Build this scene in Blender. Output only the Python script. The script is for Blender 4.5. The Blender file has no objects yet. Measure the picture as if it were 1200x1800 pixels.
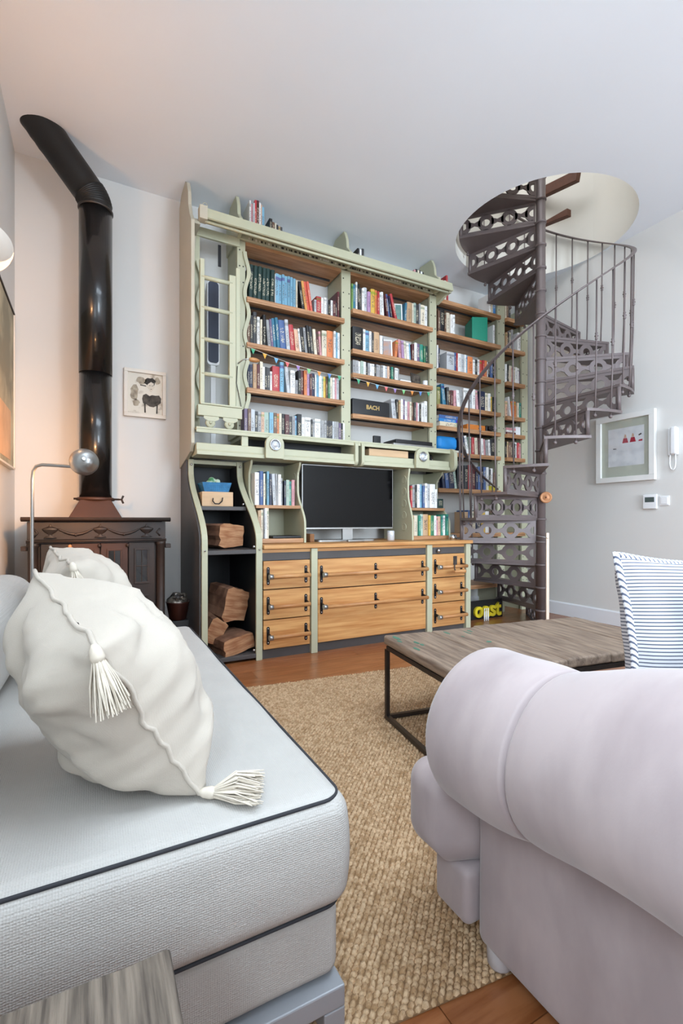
import bpy, math, random
from mathutils import Vector, Matrix, Euler
from mathutils import noise as mnoise
random.seed(7)
PI = math.pi
sc = bpy.context.scene
COL = sc.collection

# ------------------------------------------------------------------ camera
cam_d = bpy.data.cameras.new('camera'); cam = bpy.data.objects.new('camera', cam_d); COL.objects.link(cam)
cam_d.sensor_fit = 'VERTICAL'; cam_d.sensor_height = 36.0; cam_d.lens = 825 / 1800 * 36.0
cam_d.shift_y = 17 / 1800; cam_d.clip_start = 0.02
YAW = math.atan2(436, 825)
cam.location = (0, 0, 1.0); cam.rotation_euler = (PI / 2, 0, -YAW)
sc.camera = cam
# ------------------------------------------------------------------ world, daylight, exposure
sc.view_settings.view_transform = 'Standard'; sc.view_settings.look = 'None'
sc.view_settings.exposure = 0.13; sc.view_settings.gamma = 1.0; sc.view_settings.use_curve_mapping = False
w = bpy.data.worlds.new('sky'); sc.world = w; w.use_nodes = True
w.node_tree.nodes['Background'].inputs[0].default_value = (0.86, 0.92, 1.0, 1)
w.node_tree.nodes['Background'].inputs[1].default_value = 1.0
def area(name, loc, rot, sx, sy, power, col):
    l = bpy.data.lights.new(name, 'AREA'); l.shape = 'RECTANGLE'; l.size = sx; l.size_y = sy
    l.energy = power; l.color = col
    o = bpy.data.objects.new(name, l); COL.objects.link(o); o.location = loc; o.rotation_euler = rot
    return o
ZCEIL = 3.66
# area lamps added out of view: rear, overhead, left; last is the upstairs skylight
area('added_rear_light', (2.3, -5.52, 1.95), (PI / 2 + .45, 0, 0), 3.4, 2.3, 540, (0.74, 0.87, 1.0))  # invented source, added to light the room from behind
area('added_overhead_light', (1.25, 0.40, ZCEIL + .06), (0, 0, 0), 2.0, 1.5, 100, (0.74, 0.87, 1.0))  # invented source, added out of view to brighten the tops
area('added_left_light', (-0.50, -0.50, 1.75), (0, -PI / 2 - .25, 0), 1.4, 0.9, 70, (0.74, 0.87, 1.0))  # invented source, added out of view to lift the sofa panel
area('daylight_upstairs_window', (2.5, 2.6, 6.1), (0, 0, 0), 2.2, 2.2, 70, (0.95, 0.97, 1.0))

# room
XL, XR, YB, YN, ZC = -0.50, 4.44, 4.08, -5.5, 3.66
SX, SY = 3.66, 2.98          # stair axis

# ------------------------------------------------------------------ materials
def lin(h):
    h = h.lstrip('#'); out = []
    for i in (0, 2, 4):
        v = int(h[i:i + 2], 16) / 255
        out.append(v / 12.92 if v <= .04045 else ((v + .055) / 1.055) ** 2.4)
    return tuple(out) + (1,)
def M(name, hexc, rough=.6, metal=0.0, var=.08, scale=6, stretch=(1, 1, 1), hex2=None, bump=0, bscale=120, bstretch=None,
      spec=.5, rv=0.0, sheen=0, detail=5, weave=0, thr=None, coat=0):
    m = bpy.data.materials.new(name); m.use_nodes = True
    nt = m.node_tree; N = nt.nodes; L = nt.links
    b = N['Principled BSDF']; b.inputs['Roughness'].default_value = rough; b.inputs['Metallic'].default_value = metal
    b.inputs['Specular IOR Level'].default_value = spec
    if sheen:
        b.inputs['Sheen Weight'].default_value = sheen; b.inputs['Sheen Roughness'].default_value = .45
    if coat:
        b.inputs['Coat Weight'].default_value = coat
    c = lin(hexc)
    tc = N.new('ShaderNodeTexCoord'); oi = N.new('ShaderNodeObjectInfo')
    ad = N.new('ShaderNodeVectorMath'); ad.operation = 'ADD'
    sclr = N.new('ShaderNodeMath'); sclr.operation = 'MULTIPLY'; sclr.inputs[1].default_value = 17.0 if rv else 0.0
    L.new(oi.outputs['Random'], sclr.inputs[0]); L.new(tc.outputs['Object'], ad.inputs[0]); L.new(sclr.outputs[0], ad.inputs[1])
    mp = N.new('ShaderNodeMapping'); mp.inputs['Scale'].default_value = stretch
    L.new(ad.outputs[0], mp.inputs[0])
    nz = N.new('ShaderNodeTexNoise'); nz.inputs['Scale'].default_value = scale; nz.inputs['Detail'].default_value = detail
    L.new(mp.outputs[0], nz.inputs['Vector'])
    rp = N.new('ShaderNodeValToRGB'); L.new(nz.outputs[0], rp.inputs[0])
    if hex2:
        c2 = lin(hex2); e = thr or (.38, .62)
        rp.color_ramp.elements[0].position = e[0]; rp.color_ramp.elements[1].position = e[1]
        rp.color_ramp.elements[0].color = c2; rp.color_ramp.elements[1].color = c
    else:
        rp.color_ramp.elements[0].position = .3; rp.color_ramp.elements[1].position = .7
        rp.color_ramp.elements[0].color = tuple(x * (1 - var) for x in c[:3]) + (1,)
        rp.color_ramp.elements[1].color = tuple(min(1, x * (1 + var)) for x in c[:3]) + (1,)
    src = rp.outputs[0]
    if rv:
        hs = N.new('ShaderNodeHueSaturation'); mr = N.new('ShaderNodeMapRange')
        mr.inputs['To Min'].default_value = 1 - rv; mr.inputs['To Max'].default_value = 1 + rv
        L.new(oi.outputs['Random'], mr.inputs[0]); L.new(mr.outputs[0], hs.inputs['Value']); L.new(src, hs.inputs['Color'])
        src = hs.outputs[0]
    L.new(src, b.inputs['Base Color'])
    h = None
    if bump:
        n2 = N.new('ShaderNodeTexNoise'); n2.inputs['Scale'].default_value = bscale; n2.inputs['Detail'].default_value = 4
        mp2 = N.new('ShaderNodeMapping'); mp2.inputs['Scale'].default_value = bstretch or stretch
        L.new(ad.outputs[0], mp2.inputs[0]); L.new(mp2.outputs[0], n2.inputs['Vector'])
        h = n2.outputs[0]
    if weave:
        vo = N.new('ShaderNodeTexVoronoi'); vo.inputs['Scale'].default_value = weave; vo.inputs['Randomness'].default_value = .25
        L.new(tc.outputs['Object'], vo.inputs['Vector']); h = vo.outputs['Distance']
        bump = bump or .3
    if h is not None:
        bp = N.new('ShaderNodeBump'); bp.inputs['Strength'].default_value = bump; bp.inputs['Distance'].default_value = .004
        L.new(h, bp.inputs['Height']); L.new(bp.outputs[0], b.inputs['Normal'])
    return m

wallm = M('wall_paint', '#d9d7d3', .9, var=.015, scale=1.5, bump=.04, bscale=300)
ceilm = M('ceiling_paint', '#e8ecf1', .9, var=.01, scale=1.2)
creamm = M('stairwell_plaster', '#e0ddd4', .9, var=.02, scale=2)
trimm = M('white_trim', '#e6e7ea', .5, var=.01)
floorm = M('oak_floor', '#9d6640', .28, var=.1, scale=5, stretch=(1, 9, 1), hex2='#854f2c', bump=.05, bscale=60, rv=.10)
subm = M('floor_joint', '#4a2b18', .8)
green = M('sage_paint', '#b7b69b', .5, var=.035, scale=3, bump=.05, bscale=90)
beige = M('sage_paint_aged', '#b9b29f', .55, var=.05, scale=3, bump=.05, bscale=90)
shelfw = M('shelf_oak', '#bd8f68', .5, hex2='#a1734c', scale=4, stretch=(1, 10, 10), rv=.05, bump=.06, bscale=40)
pine = M('pine_drawer', '#d6a367', .5, hex2='#b5783f', scale=2.6, stretch=(1, 5, 15), rv=.07, bump=.05, bscale=30, thr=(.3, .68))
dowelm = M('dowel_wood', '#c99561', .45, hex2='#b27a48', scale=6, stretch=(1, 6, 6))
blackp = M('blackened_steel', '#2c2b2d', .45, .6, var=.15, scale=5)
slate = M('graphite_board', '#4b4746', .55, var=.12, scale=3, bump=.04)
darkin = M('graphite_inside', '#262729', .6, var=.15, scale=4)
chrome = M('chrome', '#c9cbce', .18, 1.0, var=.03)
glassy = M('bulb_glass', '#d9dde2', .08, .3, var=.05)
silver = M('brushed_silver', '#a8a8a6', .35, .85, var=.05)
stairm = M('stair_iron', '#6d6261', .45, .2, var=.08, scale=5, bump=.06, bscale=60)
stovem = M('stove_iron', '#221e1c', .5, .15, hex2='#3c2a21', scale=2.2, bump=.08, bscale=80)
stovew = M('stove_rust', '#45291c', .55, .1, var=.2, scale=4, bump=.08, bscale=80)
stoveg = M('stove_glass', '#191a1d', .06, 0, var=.1, coat=1)
pipem = M('flue_enamel', '#131314', .26, .1, var=.2, scale=3, coat=.3)
pipem2 = M('flue_elbow_enamel', '#1c1b1a', .5, .2, var=.25, scale=3, bump=.1, bscale=50)
tvm = M('tv_screen', '#060607', .08, 0, var=.05, spec=.22)
blackpl = M('black_plastic', '#1b1b1d', .4, var=.1)
whitepl = M('white_plastic', '#eeeff0', .35, var=.01)
bluepan = M('navy_panel', '#2c3346', .5, var=.1)
linen = M('white_linen', '#c6bdb0', .95, var=.03, scale=8, weave=620, bump=.22, sheen=.15)
daybedm = M('grey_woven_fabric', '#bdbab5', .95, var=.03, scale=10, weave=260, bump=.45)
pipingm = M('charcoal_piping', '#2e2f34', .8)
tasselm = M('cotton_tassel', '#d9cfbf', .95, var=.08, scale=40)
metalg = M('grey_frame_paint', '#9ea1a6', .5, .2, var=.04)
velvet = M('lilac_velvet', '#aa9d9c', .8, hex2='#988b8b', scale=4, stretch=(1, 2.2, 1), thr=(.36, .64), sheen=.3, bump=.03, bscale=250)
jute = M('jute', '#d3b591', .95, hex2='#a98761', scale=60, bump=.6, bscale=400)
jute2 = M('jute_backing', '#86694a', .95, var=.2, scale=60)
plankm = M('weathered_plank', '#a38f7c', .7, hex2='#6f5d50', scale=6, stretch=(8, .9, 8), rv=.08, bump=.5, bscale=22, thr=(.3, .7))
plankd = M('weathered_end_grain', '#8a5f3c', .8, var=.25, scale=14, bump=.3)
stoolm = M('grey_driftwood', '#84786b', .9, hex2='#3f3731', scale=11, stretch=(9, .5, 9), bump=1.0, bscale=18, thr=(.32, .62), detail=9)
iron = M('raw_iron', '#4a4542', .4, .8, var=.15)
barkm = M('log_bark', '#8a634b', .9, hex2='#6a4632', scale=9, bump=.5, bscale=30)
logend = M('log_cut_face', '#b98a64', .9, hex2='#94603f', scale=7, stretch=(1, 1, 6), bump=.5, bscale=25)
basketm = M('blue_basket', '#2c6f9c', .6, var=.2, scale=30, weave=70, bump=.6)
boxwood = M('pale_box_wood', '#caa883', .6, var=.08, scale=4, stretch=(1, 8, 8))
paperm = M('paper', '#e9e5da', .9, var=.05, scale=40)
framew = M('white_frame', '#e9e8e4', .5, var=.02)
framec = M('cream_frame', '#e0d6c9', .6, var=.04)
matm = M('grey_mount', '#b9bcae', .8, var=.03)
brownbeam = M('dark_beam', '#5a3422', .6, var=.15, scale=4, stretch=(1, 6, 6))
yellowm = M('yellow_letter', '#d9c22a', .5, var=.1)
copperm = M('copper_bucket', '#3b1e18', .35, .4, var=.2)
foilm = M('crumpled_foil', '#8d8478', .3, .5, hex2='#2a2523', scale=18, bump=.9, bscale=35)
tanm = M('tan_medallion', '#c38a5f', .5, .2, var=.15)
battenm = M('pale_batten', '#ecd9c6', .7, var=.03)
bluebag = M('bright_blue_bag', '#1f86cf', .6, var=.1)
orangeb = M('orange_box', '#c9762c', .6, var=.1)
redp = M('red_print', '#a8273a', .8); greyp = M('grey_print', '#6d6d70', .9); inkp = M('ink_print', '#3a3634', .9)
wallmuted = M('oil_sketch', '#c8bb9d', .8, hex2='#8f8873', scale=2.3, thr=(.4, .6))
orangepaint = M('orange_brush', '#d8ae88', .8, var=.15)
greenp = M('green_paint_patch', '#4d7a66', .7, var=.2)

# striped ticking
def stripes(name, base, line, freq, axis=2):
    m = M(name, base, .95, var=.03, weave=500, bump=.2)
    nt = m.node_tree; N = nt.nodes; L = nt.links; b = N['Principled BSDF']
    tc = N.new('ShaderNodeTexCoord'); sp = N.new('ShaderNodeSeparateXYZ'); L.new(tc.outputs['Object'], sp.inputs[0])
    mu = N.new('ShaderNodeMath'); mu.operation = 'MULTIPLY'; mu.inputs[1].default_value = freq; sm_ = N.new('ShaderNodeMath'); sm_.operation = 'ADD'; L.new(sp.outputs[axis], sm_.inputs[0])
    if axis == 0: L.new(sp.outputs[2], sm_.inputs[1])
    else: sm_.inputs[1].default_value = 0
    L.new(sm_.outputs[0], mu.inputs[0])
    fr = N.new('ShaderNodeMath'); fr.operation = 'FRACT'; L.new(mu.outputs[0], fr.inputs[0])
    gt = N.new('ShaderNodeMath'); gt.operation = 'GREATER_THAN'; gt.inputs[1].default_value = .66; L.new(fr.outputs[0], gt.inputs[0])
    mx = N.new('ShaderNodeMix'); mx.data_type = 'RGBA'; mx.inputs[6].default_value = lin(base); mx.inputs[7].default_value = lin(line)
    L.new(gt.outputs[0], mx.inputs[0]); L.new(mx.outputs[2], b.inputs['Base Color'])
    return m
tick = stripes('blue_ticking', '#cfd0d4', '#5a6070', 105)
tickp = stripes('blue_ticking_piping', '#e2e4e8', '#5d6478', 58, 0)

# book cover: colour from the object's own colour, title print on the spine
def bookmat():
    m = bpy.data.materials.new('book_cover'); m.use_nodes = True; nt = m.node_tree; N = nt.nodes; L = nt.links
    b = N['Principled BSDF']; b.inputs['Roughness'].default_value = .45
    oi = N.new('ShaderNodeObjectInfo'); tc = N.new('ShaderNodeTexCoord'); sp = N.new('ShaderNodeSeparateXYZ')
    L.new(tc.outputs['Object'], sp.inputs[0])
    def math_(op, a, v):
        n = N.new('ShaderNodeMath'); n.operation = op
        if hasattr(a, 'links') or not isinstance(a, (int, float)): L.new(a, n.inputs[0])
        else: n.inputs[0].default_value = a
        if isinstance(v, (int, float)): n.inputs[1].default_value = v
        else: L.new(v, n.inputs[1])
        return n.outputs[0]
    rnd = oi.outputs['Random']
    # title block of fine lines between two heights
    mp = N.new('ShaderNodeMapping'); mp.inputs['Scale'].default_value = (6, 0, 60); L.new(tc.outputs['Object'], mp.inputs[0])
    off = N.new('ShaderNodeVectorMath'); off.operation = 'ADD'; r50 = math_('MULTIPLY', rnd, 61.0)
    L.new(mp.outputs[0], off.inputs[0]); L.new(r50, off.inputs[1])
    nz = N.new('ShaderNodeTexNoise'); nz.inputs['Scale'].default_value = 1.0; nz.inputs['Detail'].default_value = 1; L.new(off.outputs[0], nz.inputs['Vector'])
    ink = math_('GREATER_THAN', nz.outputs[0], .56)
    lo = math_('ADD', math_('MULTIPLY', rnd, .25), .12); hi = math_('ADD', lo, .5)
    inz = math_('MULTIPLY', math_('GREATER_THAN', sp.outputs[2], lo), math_('LESS_THAN', sp.outputs[2], hi))
    ax = math_('LESS_THAN', math_('ABSOLUTE', sp.outputs[0], 0), .28)
    front = math_('LESS_THAN', sp.outputs[1], -.46)
    msk = math_('MULTIPLY', math_('MULTIPLY', math_('MULTIPLY', ink, inz), ax), front)
    # contrasting ink: dark on light covers and light on dark ones
    bw = N.new('ShaderNodeRGBToBW'); L.new(oi.outputs['Color'], bw.inputs[0])
    dark = math_('LESS_THAN', bw.outputs[0], .22)
    mi = N.new('ShaderNodeMix'); mi.data_type = 'RGBA'; mi.inputs[6].default_value = lin('#4a4140'); mi.inputs[7].default_value = lin('#d8ccb0'); L.new(dark, mi.inputs[0])
    # colour band on about half of the spines
    band = math_('MULTIPLY', math_('GREATER_THAN', sp.outputs[2], .80), math_('LESS_THAN', sp.outputs[2], .90))
    half = math_('GREATER_THAN', math_('FRACT', math_('MULTIPLY', rnd, 7.3), 0), .6)
    bm = math_('MULTIPLY', math_('MULTIPLY', band, half), front)
    hs = N.new('ShaderNodeHueSaturation'); hs.inputs['Value'].default_value = .55; hs.inputs['Hue'].default_value = .58; L.new(oi.outputs['Color'], hs.inputs['Color'])
    m1 = N.new('ShaderNodeMix'); m1.data_type = 'RGBA'; L.new(bm, m1.inputs[0]); L.new(oi.outputs['Color'], m1.inputs[6]); L.new(hs.outputs[0], m1.inputs[7])
    m2 = N.new('ShaderNodeMix'); m2.data_type = 'RGBA'; L.new(msk, m2.inputs[0]); L.new(m1.outputs[2], m2.inputs[6]); L.new(mi.outputs[2], m2.inputs[7])
    L.new(m2.outputs[2], b.inputs['Base Color'])
    return m
bookm = bookmat()

# ------------------------------------------------------------------ mesh builder
class MB:
    def __init__(s): s.v = []; s.f = []; s.mi = []; s.sm = []
    def add(s, vs, fs, m=0, smooth=False):
        o = len(s.v); s.v += [tuple(p) for p in vs]
        for f in fs:
            s.f.append([i + o for i in f]); s.mi.append(m); s.sm.append(smooth)
        return s
    def box(s, x0, x1, y0, y1, z0, z1, m=0):
        vs = [(x0, y0, z0), (x1, y0, z0), (x1, y1, z0), (x0, y1, z0), (x0, y0, z1), (x1, y0, z1), (x1, y1, z1), (x0, y1, z1)]
        return s.add(vs, [(0, 3, 2, 1), (4, 5, 6, 7), (0, 1, 5, 4), (1, 2, 6, 5), (2, 3, 7, 6), (3, 0, 4, 7)], m)
    def bar(s, a, b, wx, wz, m=0, up=(0, 0, 1)):
        a = Vector(a); b = Vector(b); d = (b - a).normalized(); u = Vector(up)
        if abs(d.dot(u)) > .95: u = Vector((1, 0, 0))
        r = d.cross(u).normalized() * wx / 2; t = r.cross(d).normalized() * wz / 2
        vs = [p + i * r + j * t for p in (a, b) for i, j in ((-1, -1), (1, -1), (1, 1), (-1, 1))]
        return s.add(vs, [(0, 1, 2, 3), (7, 6, 5, 4), (0, 4, 5, 1), (1, 5, 6, 2), (2, 6, 7, 3), (3, 7, 4, 0)], m)
    def prism(s, pts, axis, a0, a1, m=0, smooth=False):
        n = len(pts)
        f = {'x': lambda p, a: (a, p[0], p[1]), 'y': lambda p, a: (p[0], a, p[1]), 'z': lambda p, a: (p[0], p[1], a)}[axis]
        vs = [f(p, a0) for p in pts] + [f(p, a1) for p in pts]
        area2 = sum(pts[i][0] * pts[(i + 1) % n][1] - pts[(i + 1) % n][0] * pts[i][1] for i in range(n))
        flip = (area2 > 0) ^ (a1 > a0) ^ (axis == 'y')
        lo = list(range(n)); hi = list(range(n, 2 * n))
        F = [lo[::-1], hi] if not flip else [lo, hi[::-1]]
        for i in range(n):
            j = (i + 1) % n
            q = [i, j, j + n, i + n]; F.append(q if not flip else q[::-1])
        o = len(s.f); s.add(vs, F, m)
        if smooth:
            for i in range(o + 2, len(s.f)): s.sm[i] = True
        return s
    def tube(s, path, r, n=8, m=0, cap=True, closed=False):
        P = [Vector(p) for p in path]; K = len(P)
        R = r if isinstance(r, (list, tuple)) else [r] * K
        vs = []; prev = None
        for i in range(K):
            if closed: d = P[(i + 1) % K] - P[i - 1]
            else: d = P[min(i + 1, K - 1)] - P[max(i - 1, 0)]
            d.normalize()
            if prev is None:
                u = Vector((0, 0, 1)) if abs(d.z) < .9 else Vector((1, 0, 0))
                u = (u - d * u.dot(d)).normalized()
            else:
                u = (prev - d * prev.dot(d)).normalized()
            prev = u; w_ = d.cross(u)
            for k in range(n):
                a = 2 * PI * k / n; vs.append(P[i] + (u * math.cos(a) + w_ * math.sin(a)) * R[i])
        F = []
        for i in range(K if closed else K - 1):
            j = (i + 1) % K
            for k in range(n):
                l = (k + 1) % n; F.append((i * n + k, i * n + l, j * n + l, j * n + k))
        s.add(vs, F, m, True)
        if cap and not closed:
            o = len(s.v) - K * n
            s.f.append([o + k for k in range(n)][::-1]); s.mi.append(m); s.sm.append(False)
            s.f.append([o + (K - 1) * n + k for k in range(n)]); s.mi.append(m); s.sm.append(False)
        return s
    def lathe(s, prof, c=(0, 0, 0), n=24, axis='z', m=0, smooth=True):
        vs = []
        for r, h in prof:
            for k in range(n):
                a = 2 * PI * k / n; x, y = r * math.cos(a), r * math.sin(a)
                p = {'z': (x, y, h), 'y': (x, h, -y), 'x': (h, x, y)}[axis]
                vs.append((c[0] + p[0], c[1] + p[1], c[2] + p[2]))
        F = []; K = len(prof)
        for i in range(K - 1):
            for k in range(n):
                l = (k + 1) % n; F.append((i * n + k, i * n + l, (i + 1) * n + l, (i + 1) * n + k))
        s.add(vs, F, m, smooth); o = len(s.v) - K * n
        if prof[0][0] > 1e-5: s.f.append([o + k for k in range(n)][::-1]); s.mi.append(m); s.sm.append(False)
        if prof[-1][0] > 1e-5: s.f.append([o + (K - 1) * n + k for k in range(n)]); s.mi.append(m); s.sm.append(False)
        return s
    def ball(s, c, r, n=10, m=0, sz=1):
        pr = [(max(1e-6, r * math.sin(PI * i / n)), -r * sz * math.cos(PI * i / n)) for i in range(n + 1)]
        return s.lathe(pr, c, max(8, n), 'z', m)
    def annulus(s, cx, cz, r0, r1, y0, y1, n=20, a0=0, a1=2 * PI, m=0):
        vs = []; full = abs(a1 - a0 - 2 * PI) < 1e-4; K = n if full else n + 1
        for i in range(K):
            a = a0 + (a1 - a0) * i / n; ca, sa = math.cos(a), math.sin(a)
            vs += [(cx + r0 * ca, y0, cz + r0 * sa), (cx + r1 * ca, y0, cz + r1 * sa), (cx + r1 * ca, y1, cz + r1 * sa), (cx + r0 * ca, y1, cz + r0 * sa)]
        F = []
        for i in range(n):
            j = (i + 1) % K if full else i + 1
            for q in range(4):
                F.append((i * 4 + q, i * 4 + (q + 1) % 4, j * 4 + (q + 1) % 4, j * 4 + q))
        return s.add(vs, F, m)
    def rbox(s, x0, x1, y0, y1, z0, z1, rad=.03, seg=3, div=(1, 1, 1), fn=None, m=0):
        # box with rounded edges, each side divided, optional displacement fn(p) -> p
        c = Vector(((x0 + x1) / 2, (y0 + y1) / 2, (z0 + z1) / 2)); hx = Vector(((x1 - x0) / 2, (y1 - y0) / 2, (z1 - z0) / 2))
        rad = min(rad, hx.x, hx.y, hx.z)
        def coords(h, d):
            inner = h - rad; out = []
            for i in range(seg): out.append(-h + rad * (1 - math.cos(PI / 2 * i / seg)) if False else -inner - rad * math.tan(PI / 4 * (seg - i) / seg))
            for i in range(d + 1): out.append(-inner + 2 * inner * i / d)
            for i in range(1, seg + 1): out.append(inner + rad * math.tan(PI / 4 * i / seg))
            return out
        A = [coords(hx[i], div[i]) for i in range(3)]
        idx = {}; vs = []; F = []
        def vert(i, j, k):
            key = (i, j, k)
            if key in idx: return idx[key]
            p = Vector((A[0][i], A[1][j], A[2][k]))
            q = Vector([max(-(hx[t] - rad), min(hx[t] - rad, p[t])) for t in range(3)])
            d = p - q
            if d.length > 1e-9: p = q + d.normalized() * rad
            p = p + c
            if fn: p = fn(p)
            idx[key] = len(vs); vs.append(tuple(p)); return idx[key]
        nx, ny, nz = len(A[0]) - 1, len(A[1]) - 1, len(A[2]) - 1
        for k, fl in ((0, True), (nz, False)):
            for i in range(nx):
                for j in range(ny):
                    q = [vert(i, j, k), vert(i + 1, j, k), vert(i + 1, j + 1, k), vert(i, j + 1, k)]; F.append(q[::-1] if fl else q)
        for j, fl in ((0, False), (ny, True)):
            for i in range(nx):
                for k in range(nz):
                    q = [vert(i, j, k), vert(i + 1, j, k), vert(i + 1, j, k + 1), vert(i, j, k + 1)]; F.append(q[::-1] if fl else q)
        for i, fl in ((0, True), (nx, False)):
            for j in range(ny):
                for k in range(nz):
                    q = [vert(i, j, k), vert(i, j + 1, k), vert(i, j + 1, k + 1), vert(i, j, k + 1)]; F.append(q[::-1] if fl else q)
        return s.add(vs, F, m, True)
    def mesh(s, name, mats):
        me = bpy.data.meshes.new(name); me.from_pydata(s.v, [], s.f)
        for m in (mats if isinstance(mats, (list, tuple)) else [mats]): me.materials.append(m)
        me.polygons.foreach_set('material_index', s.mi); me.polygons.foreach_set('use_smooth', s.sm); me.update()
        return me

WL = {}
def thing(name, label, cat, loc=(0, 0, 0), rz=0.0, group=None, rot=None):
    o = bpy.data.objects.new(name, None); COL.objects.link(o); o.location = loc
    o.rotation_euler = rot or (0, 0, rz); o.empty_display_size = .1
    o['label'] = label; o['category'] = cat
    if group: o['group'] = group
    WL[o.name] = Vector(loc); return o
def tag(o, label, cat, group=None):
    o['label'] = label; o['category'] = cat
    if group: o['group'] = group
    return o
def bevel(o, wd, seg=2):
    b = o.modifiers.new('edge', 'BEVEL'); b.width = wd; b.segments = seg; b.limit_method = 'ANGLE'; b.angle_limit = .6
    return o
def part(name, mb, mats, parent, bev=0, local=False, kind=None, label=None):
    """child mesh; vertices given in world space unless local"""
    base = WL[parent.name]
    if not local: mb.v = [(p[0] - base.x, p[1] - base.y, p[2] - base.z) for p in mb.v]
    o = bpy.data.objects.new(name, mb.mesh(name, mats)); COL.objects.link(o); o.parent = parent; WL[o.name] = base
    if bev: bevel(o, bev)
    if kind: o['kind'] = kind
    if label: o['label'] = label
    return o
def solo(name, mb, mats, label=None, cat=None, group=None, bev=0, kind=None):
    """a top-level thing of one mesh, origin at its base centre"""
    xs = [p[0] for p in mb.v]; ys = [p[1] for p in mb.v]; zs = [p[2] for p in mb.v]
    c = Vector(((min(xs) + max(xs)) / 2, (min(ys) + max(ys)) / 2, min(zs)))
    mb.v = [(p[0] - c.x, p[1] - c.y, p[2] - c.z) for p in mb.v]
    o = bpy.data.objects.new(name, mb.mesh(name, mats)); COL.objects.link(o); o.location = c; WL[o.name] = c
    if bev: bevel(o, bev)
    if label: tag(o, label, cat, group)
    if kind: o['kind'] = kind
    return o
def inst(name, me, parent, loc=(0, 0, 0), rz=0.0):
    o = bpy.data.objects.new(name, me); COL.objects.link(o); o.parent = parent; o.location = loc; o.rotation_euler = (0, 0, rz)
    WL[o.name] = WL[parent.name]; return o
def sstep(a, b, x):
    t = max(0, min(1, (x - a) / (b - a))); return t * t * (3 - 2 * t)
def text_mesh(name, s, size, ext, mats, font_bold=False):
    c = bpy.data.curves.new(name, 'FONT'); c.body = s; c.size = size; c.extrude = ext; c.align_x = 'CENTER'; c.resolution_u = 4
    if font_bold: c.offset = size * .03
    o = bpy.data.objects.new(name, c); COL.objects.link(o); bpy.context.view_layer.update()
    me = bpy.data.meshes.new_from_object(o.evaluated_get(bpy.context.evaluated_depsgraph_get()))
    bpy.data.objects.remove(o); me.name = name; me.materials.clear(); me.materials.append(mats); return me

# ================================================================== SETTING
S = 'structure'
fl = solo('floor', MB().box(XL - .1, XR + .1, YN - .1, YB + .1, -.12, -.022), subm, kind=S)
pm = {}
row = 0; y = YN
while y < YB - .01:
    d = min(.15, YB - y); x = XL; k = 0
    cuts = [XL] + sorted({round(XL + ((row * .83 + i * 1.75) % 5.2), 2) for i in range(3)}) + [XR]
    for a, b in zip(cuts[:-1], cuts[1:]):
        if b - a < .05: continue
        mb = MB().box(a + .0012, b - .0012, y + .0012, y + d - .0012, -.022, 0)
        part('plank', mb, floorm, fl)
    y += .15; row += 1
def hole_ceiling():
    mb = MB(); R = .77; YS = 1.2; angs = [2 * PI * i / 72 for i in range(72)]
    for cx, cy in ((XL, YS), (XR, YS), (XR, YB), (XL, YB)): angs.append(math.atan2(cy - SY, cx - SX) % (2 * PI))
    angs = sorted(set(angs)); vs = []
    for a in angs:
        dx, dy = math.cos(a), math.sin(a); t = 1e9
        for lim, o, d in ((XL, SX, dx), (XR, SX, dx), (YS, SY, dy), (YB, SY, dy)):
            if abs(d) > 1e-9 and (lim - o) / d > 0: t = min(t, (lim - o) / d)
        t = max(t, R + .001)
        vs += [(SX + R * dx, SY + R * dy, ZC), (SX + t * dx, SY + t * dy, ZC)]
    n = len(angs); F = []
    for i in range(n):
        j = (i + 1) % n; F.append((2 * i, 2 * i + 1, 2 * j + 1, 2 * j))
    mb.add(vs, F)
    x0, x1, y0, y1 = .25, 2.25, -.35, 1.15      # opening added for the overhead light, behind the camera's field
    q = lambda a, b, c, d: mb.add([(a, c, ZC), (b, c, ZC), (b, d, ZC), (a, d, ZC)], [(3, 2, 1, 0)])
    q(XL, XR, YN, y0); q(XL, XR, y1, YS); q(XL, x0, y0, y1); q(x1, XR, y0, y1)
    return mb
cl = solo('ceiling', hole_ceiling(), ceilm, kind=S)
wf_ = MB()
for a, b in (((.25, -.35), (2.25, -.35)), ((.25, 1.15), (2.25, 1.15)), ((.25, -.35), (.25, 1.15)), ((2.25, -.35), (2.25, 1.15)), ((1.25, -.35), (1.25, 1.15))):
    wf_.bar((a[0], a[1], ZC + .02), (b[0], b[1], ZC + .02), .05, .05)
solo('added_window_3', wf_, trimm, kind=S)  # frame of the added roof opening, never in view
lm = MB(); R = .77; lv = []
for i in range(73):
    a = 2 * PI * i / 72
    lv += [(SX + R * math.cos(a), SY + R * math.sin(a), ZC), (SX + R * math.cos(a), SY + R * math.sin(a), 4.95)]
lm.add(lv, [(2 * i, 2 * i + 1, 2 * i + 3, 2 * i + 2) for i in range(72)], 0, True)
solo('trim_1', lm, creamm, kind=S)
solo('wall_back', MB().box(XL - .1, XR + .1, YB, YB + .1, -.02, ZC + .5), wallm, kind=S)
solo('wall_right', MB().box(XR, XR + .1, YN - .1, YB, -.02, ZC + .5), wallm, kind=S)
lw = MB()   # left wall; opening behind the camera added for the left light
lw.box(XL - .1, XL, -.02, YB, -.02, ZC).box(XL - .1, XL, YN - .1, -.98, -.02, ZC).box(XL - .1, XL, -.98, -.02, -.02, 1.02).box(XL - .1, XL, -.98, -.02, 2.48, ZC)
solo('wall_left', lw, wallm, kind=S)
solo('added_light_block', MB().box(XL, 1.35, -1.25, -1.13, -.02, ZC), wallm, kind=S)  # unseen wall added to keep rear light off the daybed front
rw = MB()  # rear wall; its opening is added for the rear light
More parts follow.
